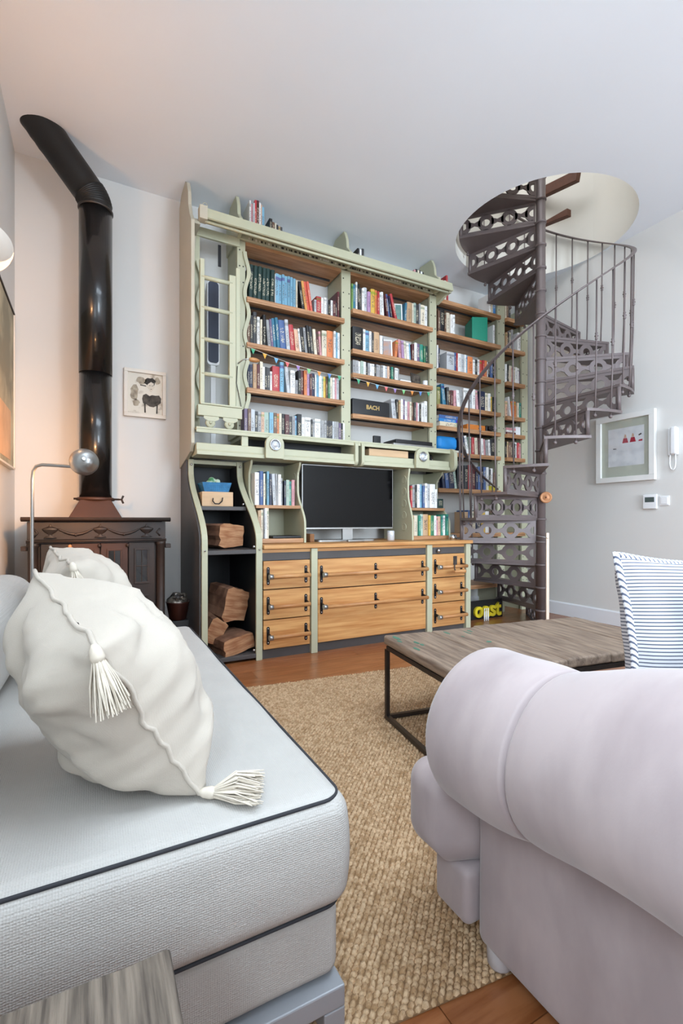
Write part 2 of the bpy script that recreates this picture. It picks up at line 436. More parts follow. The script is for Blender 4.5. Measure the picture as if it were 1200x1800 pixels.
rw.box(XL, .55, YN - .1, YN, -.02, ZC).box(4.05, XR, YN - .1, YN, -.02, ZC).box(.55, 4.05, YN - .1, YN, -.02, .74).box(.55, 4.05, YN - .1, YN, 3.16, ZC)
solo('wall_rear', rw, wallm, kind=S)
def added_window(name, pts):  # bars framing the openings added for light, out of view
    m = MB()
    for a, b in pts: m.bar(a, b, .05, .05)
    o = solo(name, m, trimm, kind=S); return o
wz0, wz1 = .765, 3.135
added_window('added_window_1', [((.56, YN - .06, wz0), (4.04, YN - .06, wz0)), ((.56, YN - .06, wz1), (4.04, YN - .06, wz1))] + [((x, YN - .06, wz0), (x, YN - .06, wz1)) for x in (.58, 1.73, 2.87, 4.02)])
added_window('added_window_2', [((XL - .05, -.96, 1.04), (XL - .05, -.04, 1.04)), ((XL - .05, -.96, 2.46), (XL - .05, -.04, 2.46))] + [((XL - .05, yy, 1.04), (XL - .05, yy, 2.46)) for yy in (-.95, -.5, -.05)])
def skirt(pts, axis, a0, a1): return MB().prism(pts, axis, a0, a1)
solo('baseboard_right', skirt([(XR, .001), (XR - .016, .001), (XR - .016, .128), (XR - .008, .14), (XR, .14)], 'y', YN, YB - .02), trimm, kind=S)
solo('baseboard_back', skirt([(YB, .001), (YB - .016, .001), (YB - .016, .128), (YB - .008, .14), (YB, .14)], 'x', XL + .02, XR - .02), trimm, kind=S)
# upstairs room seen through the stairwell
up = MB(); up.box(XR, XR + .1, .8, 5.2, ZC + .5, 6.4).box(.2, XR, 5.1, 5.2, 4.18, 6.4).box(.1, .2, .8, 5.2, 4.18, 6.4).box(.2, XR, .8, .9, 4.18, 6.4)
solo('wall_upstairs', up, creamm, kind=S)
solo('ceiling_upstairs', MB().box(.1, XR + .1, .8, 5.2, 6.4, 6.5), ceilm, kind=S)

# roof timbers upstairs
solo('roof_beam', MB().bar((4.2, 3.50, 4.50), (4.2, 2.98, 4.39), .06, .10), brownbeam, 'long dark brown beam crossing the opening above the spiral stairs', 'beam', bev=.004)
tb = MB(); tb.prism([(3.40, 4.115), (3.075, 4.045), (3.075, 4.115), (3.35, 4.135)], 'x', 4.16, 4.22)
solo('beam_end', tb, brownbeam, 'short tapered brown timber end above the stair handrail', 'beam', bev=.003)

# ================================================================== BOOKCASE
bc = thing('bookcase', 'tall sage green bookcase with brown wooden shelves filling the back wall', 'bookcase', (2.4, 3.9, 0))
PY = 3.78
SHELF = {1: [2.83, 2.459, 2.092], 2: [2.942, 2.576, 2.357, 1.986], 3: [3.257, 2.93, 2.555, 2.19, 1.973, 1.712, 1.34, .88, .33], 4: [3.257, 2.92, 2.55, 2.17, 1.973, 1.712, 1.34, .88]}
BAYX = {1: (1.10, 1.983), 2: (2.083, 2.985), 3: (3.078, 3.923), 4: (4.035, 4.30)}
shape_cache = {}
def upright(x0, x1, z0, z1, name='post'):
    part(name, MB().box(x0, x1, PY - .022, PY + .006, z0, z1), green, bc, bev=.003)
    holes = MB()
    z = z0 + .08
    while z < z1 - .05:
        for xx in ((x0 + .02, x1 - .018) if int(z * 50) % 2 else (x0 + .02,)):
            holes.lathe([(.006, PY - .0235), (.006, PY - .021)], (xx, 0, z), 8, 'y')
        z += .13
    part('peg_hole', holes, blackpl, bc, kind='stuff')
for x0, x1, z1 in ((1.03, 1.098, 3.285), (1.985, 2.081, 3.285), (2.988, 3.076, 3.285)): upright(x0, x1, 1.7, z1)
upright(3.925, 4.033, .0, 3.42); upright(4.302, 4.40, .0, 3.42)
for x in (1.065, 2.033, 3.03): part('side_panel', MB().box(x - .030, x + .030, PY + .035, YB - .005, 1.7, 3.29), green, bc)
for x in (3.98, 4.35): part('side_panel', MB().box(x - .035, x + .035, PY + .035, YB - .005, .0, 3.42), green, bc)
# finial boards rising to the ceiling
def finial(x, yf):
    pts = [(YB - .004, 3.29), (YB - .004, ZC - .10), (YB - .13, ZC - .006), (yf + .11, ZC - .014), (yf + .085, ZC - .06), (yf + .065, ZC - .11), (yf + .055, ZC - .19), (yf, ZC - .25), (yf, 3.29)]
    part('finial_board', MB().prism(pts, 'x', x - .014, x + .014), green, bc, bev=.003)
for x in (1.035, 2.03, 3.03): finial(x, 3.66)
# left side board with its shaped top and notched foot
ls = [(YB - .004, 1.44), (YB - .004, 3.60), (YB - .10, ZC - .006), (3.80, ZC - .01), (3.73, 3.60), (3.68, 3.50), (3.67, 3.40), (3.62, 3.30), (3.55, 3.22), (3.55, 1.58), (3.60, 1.52), (3.75, 1.49)]
part('side_board', MB().prism(ls, 'x', .632, .658), beige, bc, bev=.003)
part('post', MB().box(.662, .735, PY - .022, PY + .006, 1.7, 3.30), green, bc, bev=.003)
# wavy slats beside the ladder bay
def wavy(x0, amp, z0, z1, y0, y1, wd, per):
    L_, R_ = [], []
    n = 60
    for i in range(n + 1):
        z = z0 + (z1 - z0) * i / n; a = amp * (.5 - .5 * math.cos(2 * PI * (z - z0) / per))
        L_.append((x0 + a, z)); R_.append((x0 + a + wd, z))
    return MB().prism(L_ + R_[::-1], 'y', y0, y1, 0)
part('wavy_slat', wavy(.700, .034, 1.80, 3.02, PY - .06, PY - .045, .026, .305), green, bc)
part('wavy_slat', wavy(1.074, .034, 1.86, 3.20, PY - .040, PY - .024, .030, .335), green, bc)
# shelves
shelf_i = {}
for b in SHELF:
    x0, x1 = BAYX[b]
    for z in SHELF[b]:
        xa, xb = x0 - .0, x1 + (.018 if b < 4 else .02)
        m = MB(); m.box(xa + .001, xb, PY - .058, YB - .004, z - .026, z).box(xa + .001, xb, PY - .058, PY - .02, z - .042, z - .026)
        sh = part('shelf', m, shelfw, bc, bev=.003)
        part('batten', MB().box(xa + .01, xb - .03, PY + .05, PY + .065, z - .04, z - .027), blackpl, sh)
for x0, x1 in ((1.10, 1.983), (2.083, 2.985)):
    m = MB().box(x0, x1, PY - .02, YB - .004, 3.262, 3.289)
    t = part('top_board', m, shelfw, bc)
    part('batten', MB().box(x0 + .02, x1 - .03, 3.93, 3.945, 3.248, 3.261), blackpl, t)
# ledge under the upper shelves and head boards
part('ledge', MB().box(1.06, 3.07, 3.60, YB - .004, 1.672, 1.698), green, bc)
part('lamp_ledge', MB().box(.662, 1.03, 3.71, YB - .004, 1.562, 1.584), green, bc)
part('header', MB().box(.662, 1.05, PY - .034, PY - .010, 3.228, 3.30), green, bc, bev=.004)
part('header', MB().box(1.05, 3.085, PY - .040, PY - .012, 3.290, 3.335), green, bc, bev=.003)
fr = MB()
rr = random.Random(3)
x = 1.12
while x < 2.98:
    wd = rr.choice((.008, .014, .022)); fr.box(x, x + wd, PY - .0445, PY - .0405, 3.303, 3.318, rr.choice((0, 0, 1))); x += wd + rr.choice((.006, .012, .02))
part('lettered_strip', fr, [inkp, paperm], bc, kind='stuff', label='thin strip of faded dark print under the cornice')
# cornice: a tilted crown board, a rod below, end blocks
cw = [(3.545, 3.246), (3.530, 3.252), (3.548, 3.330), (3.58, 3.342), (3.70, 3.345), (3.74, 3.338), (3.74, 3.328), (3.62, 3.315)]
crown = part('crown', MB().prism(cw, 'x', .745, 3.10), green, bc, bev=.003)
part('crown_rod', MB().tube([(.735, 3.565, 3.236), (3.06, 3.565, 3.236)], .010, 10), green, crown)
part('top_shelf', MB().box(1.05, 3.08, 3.742, YB - .004, 3.337, 3.346), green, bc)
part('end_block', MB().box(.690, .748, 3.53, 3.60, 3.235, 3.335), beige, crown, bev=.004)
part('eye_hook', MB().tube([(.735 + .018 * math.cos(a), 3.565, 3.352 + .022 * math.sin(a)) for a in [i * PI / 8 for i in range(-2, 11)]], .003, 6), beige, crown)
part('corner_bracket', MB().prism([(3.56, 3.20), (3.72, 3.20), (3.76, 3.12), (3.76, 3.24), (3.60, 3.26)], 'x', .66, .70), beige, crown)
part('corner_bracket', MB().prism([(3.56, 3.24), (3.62, 3.24), (3.76, 3.20), (3.76, 3.33), (3.56, 3.335)], 'x', 3.07, 3.10), green, crown)

# ------------------------------------------------------------------ luggage rack with the reading spots
rk = thing('luggage_rack', 'green metal luggage rack with two round lamps under the bookcase', 'rack', (1.9, 3.55, 1.45))
def rrect(x0, x1, z0, z1, r, n=6, tl=True, tr=True, br=True, bl=True):
    P = []
    for cx, cz, a0, on, cor in ((x1 - r, z1 - r, 0, tr, (x1, z1)), (x0 + r, z1 - r, PI / 2, tl, (x0, z1)), (x0 + r, z0 + r, PI, bl, (x0, z0)), (x1 - r, z0 + r, 1.5 * PI, br, (x1, z0))):
        if on: P += [(cx + r * math.cos(a0 + PI / 2 * i / n), cz + r * math.sin(a0 + PI / 2 * i / n)) for i in range(n + 1)]
        else: P.append(cor)
    return P
part('rail', MB().box(.660, 3.075, 3.50, 3.60, 1.678, 1.694), green, rk, bev=.003)
part('rail_lip', MB().box(.660, 3.075, 3.50, 3.512, 1.652, 1.678), green, rk, bev=.003)
part('beam', MB().prism([(3.49, 1.49), (3.49, 1.515), (3.505, 1.53), (3.505, 1.575), (3.52, 1.58), (3.70, 1.56), (3.70, 1.49)], 'x', .662, 1.99), green, rk, bev=.002)
part('beam', MB().prism([(3.49, 1.49), (3.49, 1.515), (3.505, 1.53), (3.505, 1.575), (3.52, 1.58), (3.70, 1.56), (3.70, 1.49)], 'x', 2.05, 3.02), green, rk, bev=.002)
part('tray_back', MB().box(1.06, 3.0, 3.74, 3.752, 1.50, 1.672), darkin, rk)
for x0, x1 in ((1.972, 2.004), (2.036, 2.066)):
    part('end_plate', MB().prism([(y_, z_) for y_, z_ in rrect(3.478, 3.76, 1.478, 1.69, .045)], 'x', x0, x1), green, rk, bev=.004)
part('end_plate', MB().prism([(y_, z_) for y_, z_ in rrect(3.44, 3.76, 1.478, 1.70, .07, br=False, tr=False)], 'x', 3.03, 3.07), green, rk, bev=.004)
part('strut', MB().box(1.0, 1.05, 3.52, 3.545, 1.575, 1.652), green, rk)
for i, x in enumerate((1.245, 2.67)):
    pl = part('lamp_plate', MB().prism([(x - .075, 1.49), (x + .075, 1.49), (x + .075, 1.60)] + [(x + .075 * math.cos(a), 1.60 + .075 * math.sin(a)) for a in [PI * k / 14 for k in range(1, 14)]] + [(x - .075, 1.60)], 'y', 3.455, 3.488), green, rk, bev=.003)
    part('lamp_ring', MB().lathe([(.042, 3.455), (.047, 3.448), (.042, 3.442), (.037, 3.446), (.037, 3.456)], (x, 0, 1.595), 24, 'y'), chrome, pl)
    part('bulb', MB().lathe([(.001, 3.436), (.014, 3.438), (.022, 3.447), (.037, 3.4545)], (x, 0, 1.595), 20, 'y'), glassy, pl)
# wooden tray lying in the rack
solo('wooden_tray', MB().box(2.14, 2.56, 3.53, 3.70, 1.582, 1.645), boxwood, 'flat pale wooden box lying in the right half of the rack', 'box', bev=.003)

# ------------------------------------------------------------------ ladder on its rail
ld = thing('library_ladder', 'short sage green ladder on two wheels resting on the rack rail', 'ladder', (.83, 3.53, 1.69))
LY = 3.535
for x0, x1, zt in ((.690, .722, 2.93), (.905, .955, 2.86)):
    part('side_rail', MB().box(x0, x1, LY - .02, LY + .02, 1.85, zt), green, ld, bev=.004)
for z in (2.80, 2.575, 2.345, 2.09):
    part('rung', MB().tube([(.70, LY - .005, z), (.93, LY - .005, z)], .016, 10), green, ld)
part('foot_board', MB().box(.672, 1.0, LY - .03, LY + .02, 1.778, 1.858), green, ld, bev=.004)
part('foot_cap', MB().box(.69, 1.0, LY - .036, LY + .02, 1.859, 1.872), green, ld, bev=.003)
for x in (.765, .905):
    wh = part('wheel', MB().lathe([(.001, LY - .024), (.030, LY - .024), (.036, LY - .018), (.036, LY - .004), (.030, LY), (.001, LY)], (x, 0, 1.731), 24, 'y'), green, ld)
    part('wheel_hub', MB().lathe([(.001, LY - .034), (.009, LY - .033), (.012, LY - .024)], (x, 0, 1.731), 12, 'y'), green, wh)
    part('axle_bracket', MB().prism([(x - .05, 1.777), (x + .06, 1.777), (x + .06, 1.757), (x + .03, 1.742), (x - .02, 1.742), (x - .05, 1.76)], 'y', LY - .028, LY - .024), green, ld)
part('pole', MB().box(.958, .990, LY - .01, LY + .012, 1.87, 2.93), green, ld, bev=.003)
ck = part('crank', MB().tube([(.97, LY - .02, 2.20), (1.0, LY - .05, 2.225), (1.03, LY - .06, 2.232), (1.06, LY - .06, 2.232)], .005, 8), silver, ld)
part('crank_grip', MB().lathe([(.006, 1.045), (.015, 1.05), (.018, 1.075), (.017, 1.10), (.008, 1.125), (.001, 1.128)], (0, LY - .06, 2.232), 14, 'x'), dowelm, ck)
part('crank_cable', MB().tube([(.965, LY - .022, 2.18), (.958, LY - .022, 2.05), (.985, LY - .022, 1.92), (.995, LY - .022, 1.87)], .003, 6), blackpl, ld)
hb = part('hook_plate', MB().box(.872, .895, 3.735, 3.742, 3.02, 3.19), blackp, bc, label='black steel plate hanging from the header')

# tower lamp behind the ladder
tl = thing('column_speaker', 'slim white stand with a tall navy panel behind the ladder', 'speaker', (.868, 3.90, 1.585))
part('base', MB().lathe([(.115, 1.585), (.115, 1.595), (.105, 1.602), (.02, 1.606)], (.868, 3.90, 0), 32), whitepl, tl)
part('stem', MB().box(.848, .888, 3.89, 3.91, 1.602, 2.36), whitepl, tl, bev=.003)
part('housing', MB().prism(rrect(.818, .918, 2.28, 2.97, .03), 'y', 3.885, 3.925), whitepl, tl, bev=.003)
part('panel', MB().prism(rrect(.826, .910, 2.30, 2.962, .026), 'y', 3.880, 3.886), bluepan, tl)

# ------------------------------------------------------------------ log cabinet with S-shaped posts
def sprof(z, y0=3.265, y1=3.775, za=.86, zb=1.40): return y0 + (y1 - y0) * sstep(za, zb, z)
lc = thing('log_cabinet', 'dark open log cabinet with curved sage green posts beside the drawers', 'cabinet', (.86, 3.6, 0))
zs = [.0, .8] + [.84 + (1.44 - .84) * i / 16 for i in range(17)] + [1.488]
for x0, x1 in ((.652, .692), (1.034, 1.080)):
    pts = [(sprof(z), z) for z in zs] + [(sprof(z) + .022, z) for z in zs[::-1]]
    pst = part('post', MB().prism(pts, 'x', x0, x1), green, lc, bev=.002)
    part('bolt', MB().lathe([(.001, 3.752), (.008, 3.754), (.009, 3.765)], ((x0 + x1) / 2, 0, 1.445), 10, 'y').lathe([(.001, 3.252), (.006, 3.254), (.006, 3.266)], ((x0 + x1) / 2, 0, .80), 8, 'y'), chrome, pst)
for x0, x1, m_ in ((.640, .656, slate), (1.045, 1.060, darkin)):
    pts = [(sprof(z) + .024, z) for z in zs] + [(YB - .02, 1.488), (YB - .02, 0)]
    part('side_panel', MB().prism(pts, 'x', x0, x1), m_, lc)
part('back_panel', MB().box(.657, 1.044, YB - .035, YB - .02, .0, 1.485), darkin, lc)
for z, yf in ((1.115, 3.545), (.80, 3.27), (.05, 3.27)):
    part('shelf', MB().box(.657, 1.044, yf, YB - .037, z - .030, z), slate, lc, bev=.003)
    part('shelf_bolt', MB().lathe([(.001, yf + .02), (.012, yf + .022), (.012, yf + .04)], (1.03, 0, z + .018), 8, 'y'), chrome, lc)
part('top_panel', MB().box(.657, 1.044, 3.79, YB - .037, 1.455, 1.485), green, lc)

# ------------------------------------------------------------------ drawer sideboard
sb = thing('sideboard', 'long pine drawer sideboard with green posts and wooden dowel handles', 'sideboard', (2.07, 3.5, 0))
FY = 3.273
part('carcass', MB().box(1.082, 3.058, FY + .03, YB - .03, .0, .765), darkin, sb)
part('plinth', MB().box(1.082, 3.0, FY + .012, FY + .028, .0, .066), slate, sb)
part('front_rail', MB().box(1.082, 3.0, FY + .006, FY + .028, .716, .772), slate, sb)
part('top_rail', MB().box(1.082, 3.0, FY + .002, FY + .03, .773, .797), pine, sb)
for x0, x1 in ((1.462, 1.514), (2.561, 2.617), (3.005, 3.060)):
    part('post', MB().box(x0, x1, FY - .02, FY + .028, .0, .798), green, sb, bev=.003)
part('post', MB().box(3.04, 3.06, FY + .03, YB - .03, .0, .798), slate, sb)
def drawer(x0, x1, z0, z1, brackets, hz, dia=.0155):
    d = part('drawer', MB().box(x0, x1, FY - .008, FY + .026, z0, z1), pine, sb, bev=.003)
    off = .075; yb = FY - .008
    part('handle', MB().tube([(brackets[0] - .004, yb - off, hz), (brackets[-1] + .004, yb - off, hz)], dia, 12), dowelm, d)
    part('handle_cap', MB().tube([(brackets[0] - .018, yb - off, hz), (brackets[0] + .012, yb - off, hz)], dia + .0035, 12), silver, d)
    for bx in brackets:
        h2 = .065
        pl = MB().prism(rrect(bx - .011, bx + .011, hz - h2, hz + h2, .0108), 'y', yb - .005, yb)
        pl.bar((bx, yb - .004, hz + .012), (bx, yb - off, hz), .008, .022)
        for dz in (-h2 + .014, h2 - .014):
            pl.lathe([(.001, yb - .0075), (.005, yb - .0065), (.005, yb - .005)], (bx, 0, hz + dz), 8, 'y', 1)
        part('bracket', pl, [blackp, chrome], d)
rows3 = ((.508, .712), (.288, .500), (.072, .280))
for z0, z1 in rows3:
    drawer(1.088, 1.455, z0, z1, (1.122, 1.420), (z0 + z1) / 2 - .005)
    drawer(2.624, 2.998, z0, z1, (2.655, 2.955), (z0 + z1) / 2 - .005)
drawer(1.521, 2.554, .486, .712, (1.55, 2.04, 2.515), .598)
drawer(1.521, 2.554, .072, .477, (1.55, 2.04, 2.515), .325 + .03)
part('knob', MB().lathe([(.001, FY - .03), (.016, FY - .028), (.018, FY - .012), (.008, FY + .006)], (2.69, 0, .744), 16, 'y'), chrome, sb)
wt = solo('worktop', MB().box(1.082, 3.072, 3.235, YB - .03, .801, .831), pine, 'narrow pine worktop running along the top of the drawers', 'worktop', bev=.004)
# crank hanging on the drawer handle
cr = thing('hand_crank', 'small iron crank with wooden grip hanging on the top right drawer handle', 'crank', (2.80, 3.17, .56))
part('rod', MB().tube([(2.795, 3.165, .70), (2.79, 3.163, .61), (2.785, 3.160, .585), (2.80, 3.155, .572)], .005, 8), iron, cr)
part('grip', MB().lathe([(.010, 2.775), (.013, 2.79), (.016, 2.83), (.019, 2.885), (.015, 2.90), (.001, 2.902)], (0, 3.15, .565), 14, 'x'), dowelm, cr)
part('label_plate', MB().box(2.862, 2.905, FY - .0105, FY - .0085, .60, .69), inkp, sb)

# ------------------------------------------------------------------ small shelf units beside the TV
def side_unit(name, label, x0, x1, pl_, pr_, holes, hy_):
    t = thing(name, label, 'shelf unit', ((x0 + x1) / 2, 3.8, .832))
    part('back_panel', MB().box(x0 + .019, x1 - .019, 3.90, 3.915, .832, 1.487), green, t)
    Z = [.832 + (1.487 - .832) * i / 24 for i in range(25)]
    sides = []
    for xa, xb, (ylo, yhi, ytop) in ((x0, x0 + .018, pl_), (x1 - .018, x1, pr_)):
        def prof(z): return ylo + (yhi - ylo) * sstep(.98, 1.26, z) - (yhi - ytop) * sstep(1.38, 1.487, z)
        pts = [(prof(z), z) for z in Z] + [(3.915, 1.487), (3.915, .832)]
        sides.append(part('side_panel', MB().prism(pts, 'x', xa, xb), green, t, bev=.002))
    sd_, xh = (sides[1], x1 - .018) if len(holes) == 2 else (sides[0], x0)
    for k, z in enumerate(holes):
        part('hole', MB().lathe([(.001, xh - .0008), (.029, xh - .0008)], (0, hy_, z), 20, 'x'), darkin if k == 0 or len(holes) == 2 else green, sd_)
        part('hole_rim', MB().lathe([(.028, xh - .0009), (.030, xh - .004), (.034, xh - .003), (.036, xh - .0002)], (0, hy_, z), 20, 'x'), green, sd_)
    part('shelf', MB().box(x0 + .019, x1 - .019, max(pl_[0], pr_[0]) + .06, 3.899, 1.105, 1.130), shelfw, t, bev=.002)
    part('bottom_board', MB().box(x0 + .019, x1 - .019, max(pl_[0], pr_[0]), 3.899, .834, .868), shelfw, t, bev=.002)
    return t
side_unit('shelf_unit', 'small green open shelf unit left of the television', 1.095, 1.505, (3.46, 3.66, 3.60), (3.45, 3.60, 3.55), (1.37, 1.27), 3.66)
side_unit('shelf_unit', 'small green open shelf unit right of the television', 2.545, 3.035, (3.45, 3.52, 3.50), (3.50, 3.69, 3.60), (1.39, 1.28, 1.17, 1.06, .95), 3.575)

# ------------------------------------------------------------------ television
tv = thing('television', 'flat black television with thin silver edge standing on the worktop', 'television', (1.98, 3.62, .832))
part('back_shell', MB().box(1.545, 2.425, 3.615, 3.66, .945, 1.472), blackpl, tv, bev=.006)
part('bezel', MB().prism([(1.533, .938), (2.437, .938), (2.437, 1.48), (1.533, 1.48)], 'y', 3.602, 3.615), silver, tv)
part('screen', MB().box(1.540, 2.430, 3.598, 3.602, .950, 1.474), tvm, tv)
st = part('stand', MB().prism(rrect(1.64, 2.20, 3.52, 3.72, .03), 'z', .832, .846), silver, tv)
part('stand_neck', MB().box(1.93, 2.03, 3.63, 3.655, .846, .95), silver, tv)
solo('game_box', MB().rbox(1.56, 1.60, 3.50, 3.70, .832, .90, .006), plankd, 'brown wooden block at the left foot of the television', 'box')
solo('remote_control', MB().rbox(1.86, 2.02, 3.40, 3.44, .832, .848, .006), silver, 'silver remote control on the worktop before the television', 'remote')
solo('glass_jar', MB().lathe([(.03, .832), (.034, .836), (.034, .91), (.030, .92)], (2.36, 3.52, 0), 20), glassy, 'small shiny jar at the right foot of the television', 'jar')
solo('shelf_lamp_puck', MB().lathe([(.001, 3.40), (.028, 3.402), (.030, 3.425), (.030, 3.439)], (3.0, 0, .851), 20, 'y'), chrome, 'round chrome puck at the right end of the worktop', 'lamp')

# devices on the ledge
tt = thing('record_player', 'flat silver and black player lying on the ledge of the second bay', 'player', (2.72, 3.70, 1.698))
part('body', MB().rbox(2.46, 2.93, 3.62, 3.86, 1.699, 1.735, .006), silver, tt)
part('lid', MB().rbox(2.50, 2.93, 3.64, 3.86, 1.737, 1.775, .006), blackpl, tt)
solo('modem', MB().rbox(2.27, 2.345, 3.66, 3.685, 1.699, 1.79, .004), blackpl, 'small upright black box on the ledge left of the player', 'modem')
solo('silver_case', MB().rbox(2.36, 2.45, 3.63, 3.78, 1.699, 1.722, .004), chrome, 'small flat silver case between the black box and the player', 'case')

exec_books = True
# ================================================================== BOOKS
PAL = {'dg': ('dark green', '#1d3a36'), 'lb': ('light blue', '#6fa9c4'), 'tb': ('teal blue', '#23718f'), 'bl': ('blue', '#3f5f95'), 'nv': ('navy', '#252c48'),
       'wh': ('white', '#e8e6e2'), 'cr': ('cream', '#dccfb4'), 'gy': ('grey', '#9a9a9a'), 'dk': ('charcoal', '#3a3a3d'), 'bk': ('black', '#1c1b1d'),
       'rd': ('red', '#b8272e'), 'mr': ('maroon', '#5c2329'), 'or': ('orange', '#dd7a32'), 'oy': ('amber', '#d9963c'), 'ye': ('yellow', '#e6b72e'),
       'pk': ('pink', '#cf8e94'), 'vi': ('violet', '#b489b5'), 'pu': ('purple', '#6a5578'), 'br': ('brown', '#6b4a36'), 'tn': ('tan', '#c19a70'),
       'gr': ('green', '#2f7d55'), 'lg': ('lime green', '#78a04a'), 'tl': ('teal', '#1d8c76'), 'ol': ('olive', '#85803c'), 'pc': ('peach', '#dcae8c'),
       'sg': ('silver grey', '#bcbfc2'), 'ro': ('coral red', '#d9543a'), 'pg': ('pale green', '#a9bfae'), 'bb': ('bright blue', '#2a7dc0')}
ORD = ['first', 'second', 'third', 'fourth', 'fifth', 'sixth', 'seventh', 'eighth', 'ninth', 'tenth', 'eleventh', 'twelfth', 'thirteenth', 'fourteenth', 'fifteenth',
       'sixteenth', 'seventeenth', 'eighteenth', 'nineteenth', 'twentieth'] + ['twenty-' + s for s in ('first', 'second', 'third', 'fourth', 'fifth', 'sixth', 'seventh', 'eighth', 'ninth')] + ['thirtieth'] + ['thirty-' + s for s in ('first', 'second', 'third', 'fourth', 'fifth')]
def book_mesh(kind):
    m = MB()
    if kind == 'hard':
        n = 6; pts = [(-.5, -.46)] + [(.5 * math.cos(PI + PI * i / n), -.46 + .045 * math.sin(PI + PI * i / n)) for i in range(1, n)] + [(.5, -.46), (.5, -.42), (-.5, -.42)]
        m.prism(pts, 'z', 0, 1)
        m.box(-.5, -.40, -.42, .5, 0, 1).box(.40, .5, -.42, .5, 0, 1).box(-.40, .40, -.42, .47, .02, .975, 1)
    else:
        m.box(-.5, .5, -.5, -.46, 0, 1).box(-.5, -.44, -.46, .5, 0, 1).box(.44, .5, -.46, .5, 0, 1).box(-.44, .44, -.46, .495, .002, .994, 1)
    return m.mesh(kind + '_book', [bookm, paperm])
HARD, SOFT = book_mesh('hard'), book_mesh('paper')
def cd_mesh():
    m = MB().box(-.5, .5, -.5, .5, 0, 1); return m.mesh('disc_case', [bookm])
CDM = cd_mesh()
brand = random.Random(11)
def parse(spec):
    out = []
    for tok in spec.split():
        rep = 1
        if '*' in tok: r_, tok = tok.split('*'); rep = int(r_)
        lean = 0.0
        if '<' in tok: tok, l_ = tok.split('<'); lean = float(l_)
        if '>' in tok: tok, l_ = tok.split('>'); lean = -float(l_)
        a, h = tok.split('/'); col = a[:2]; wd = float(a[2:])
        out += [(col, wd, float(h) / 100, lean)] * rep
    return out
def book_row(spec, x0, z, where, group, yf=PY - .03, x1=None, kind='book', depth=None):
    items = parse(spec)
    def width(k):
        x = 0; prev = 0; ph = 0
        for c_, w_, h, l in items:
            a = math.radians(abs(l)); p = math.radians(abs(prev))
            if prev < 0 and l >= 0: x += ph * math.sin(p) * 1.02
            if l > 0: x += h * 1.015 * max(0, math.sin(a) - (math.sin(p) if prev > 0 else 0))
            x += w_ * k / math.cos(a); prev = l; ph = h
        return x + (ph * math.sin(math.radians(-prev)) if prev < 0 else 0)
    if x1 is not None:
        w0_, w1_ = width(0), width(1); k = (x1 - x0 - w0_) / (w1_ - w0_)
    else: k = .01
    x = x0; prev = 0; n = 0
    for col, wd, h, lean in items:
        wd *= k; a = math.radians(lean)
        h2 = h * brand.uniform(.985, 1.015)
        foot = wd * math.cos(a)
        pa = math.radians(abs(prev))
        if prev < 0 and lean >= 0: x += ph * math.sin(pa) * 1.02
        if lean > 0: x += h * 1.015 * max(0, math.sin(a) - (math.sin(pa) if prev > 0 else 0))
        if col == '..': x += wd; prev = 0; continue
        cname, hexc = PAL[col]; hexv = lin(hexc); j = brand.uniform(.88, 1.1); g_ = sum(hexv[:3]) / 3; hexv = tuple(c * .86 + g_ * .14 for c in hexv[:3])
        me = CDM if kind == 'disc case' else (HARD if (wd > .028 or brand.random() < .35) else SOFT)
        nm = {'book': 'book', 'disc case': 'disc_case'}[kind]
        o = bpy.data.objects.new(nm, me); COL.objects.link(o)
        dp = depth or min(.26, h2 * brand.uniform(.68, .78))
        o.scale = (wd * .97, dp, h2); o.rotation_euler = (0, -a, 0)
        o.location = (x + wd / 2 / max(.5, math.cos(a)), yf + dp / 2 + brand.uniform(0, .018), z + .0008 + abs(wd / 2 * math.sin(a)))
        o.color = tuple(min(1, c * j) for c in hexv[:3]) + (1,)
        st_ = 'leaning ' if lean else ''
        tag(o, f"{st_}{cname} {kind}, {ORD[n]} from left, {where}", kind, group)
        n += 1; x += wd / max(.5, math.cos(a))
        prev = lean; ph = h
    return x
def flat_stack(items, x, y, z, where, group, wd=.2, dp=.16):
    for i, (col, t, w2) in enumerate(items):
        cname, hexc = PAL[col]
        o = bpy.data.objects.new('book', SOFT); COL.objects.link(o); o.scale = (t, dp, w2)
        o.rotation_euler = (0, PI / 2, 0); o.location = (x - w2 / 2, y + dp / 2, z + t / 2 + .0005); o.color = lin(hexc); z += t + .001
        tag(o, f"{cname} book lying flat, {ORD[i]} from bottom of the pile {where}", 'book', group)

S1, S2, S3, S4 = SHELF[1], SHELF[2], SHELF[3], SHELF[4]
book_row('6*dg4.2/28.5>2 wh1/26 7*lb3.1/26.5 cr2/25.5 bk3/25.5<9 oy3/26<9 2*ro2.6/26.5<9', 1.125, S1[0], 'highest shelf of the left bay', 'books on the highest shelf of the left bay', x1=1.70)
book_row('sg2/12 rd4.5/16 2*wh2/16 gy2/16 bk2/15 wh2/15 mr2.5/15 dk1.5/14 mr2/24', 1.715, S1[0], 'short group, highest shelf of left bay', 'short books on the highest shelf of the left bay', x1=1.965)
book_row('br2.5/25 bk2/24 dk3.2/27 wh2.4/24 cr1.6/22 bk2.6/26 gy2.6/23<5 pu1.6/24<5 tb2.6/25<5 tb2.6/26<5 bl5/25<5 sg3/26<5 rd4/23<6 pc3.2/20<6 wh1.4/21<6 bk3/22<6 gy2.5/23<6 bk2.6/25<6 dk2.6/25<6 cr2.6/23<5 mr1.8/22<4 pk1.8/22<4 cr4.4/24 or5.5/25 wh2/25 lb1.5/24 wh2.6/25', 1.11, S1[1], 'second shelf of the left bay', 'books on the second shelf of the left bay', x1=1.975)
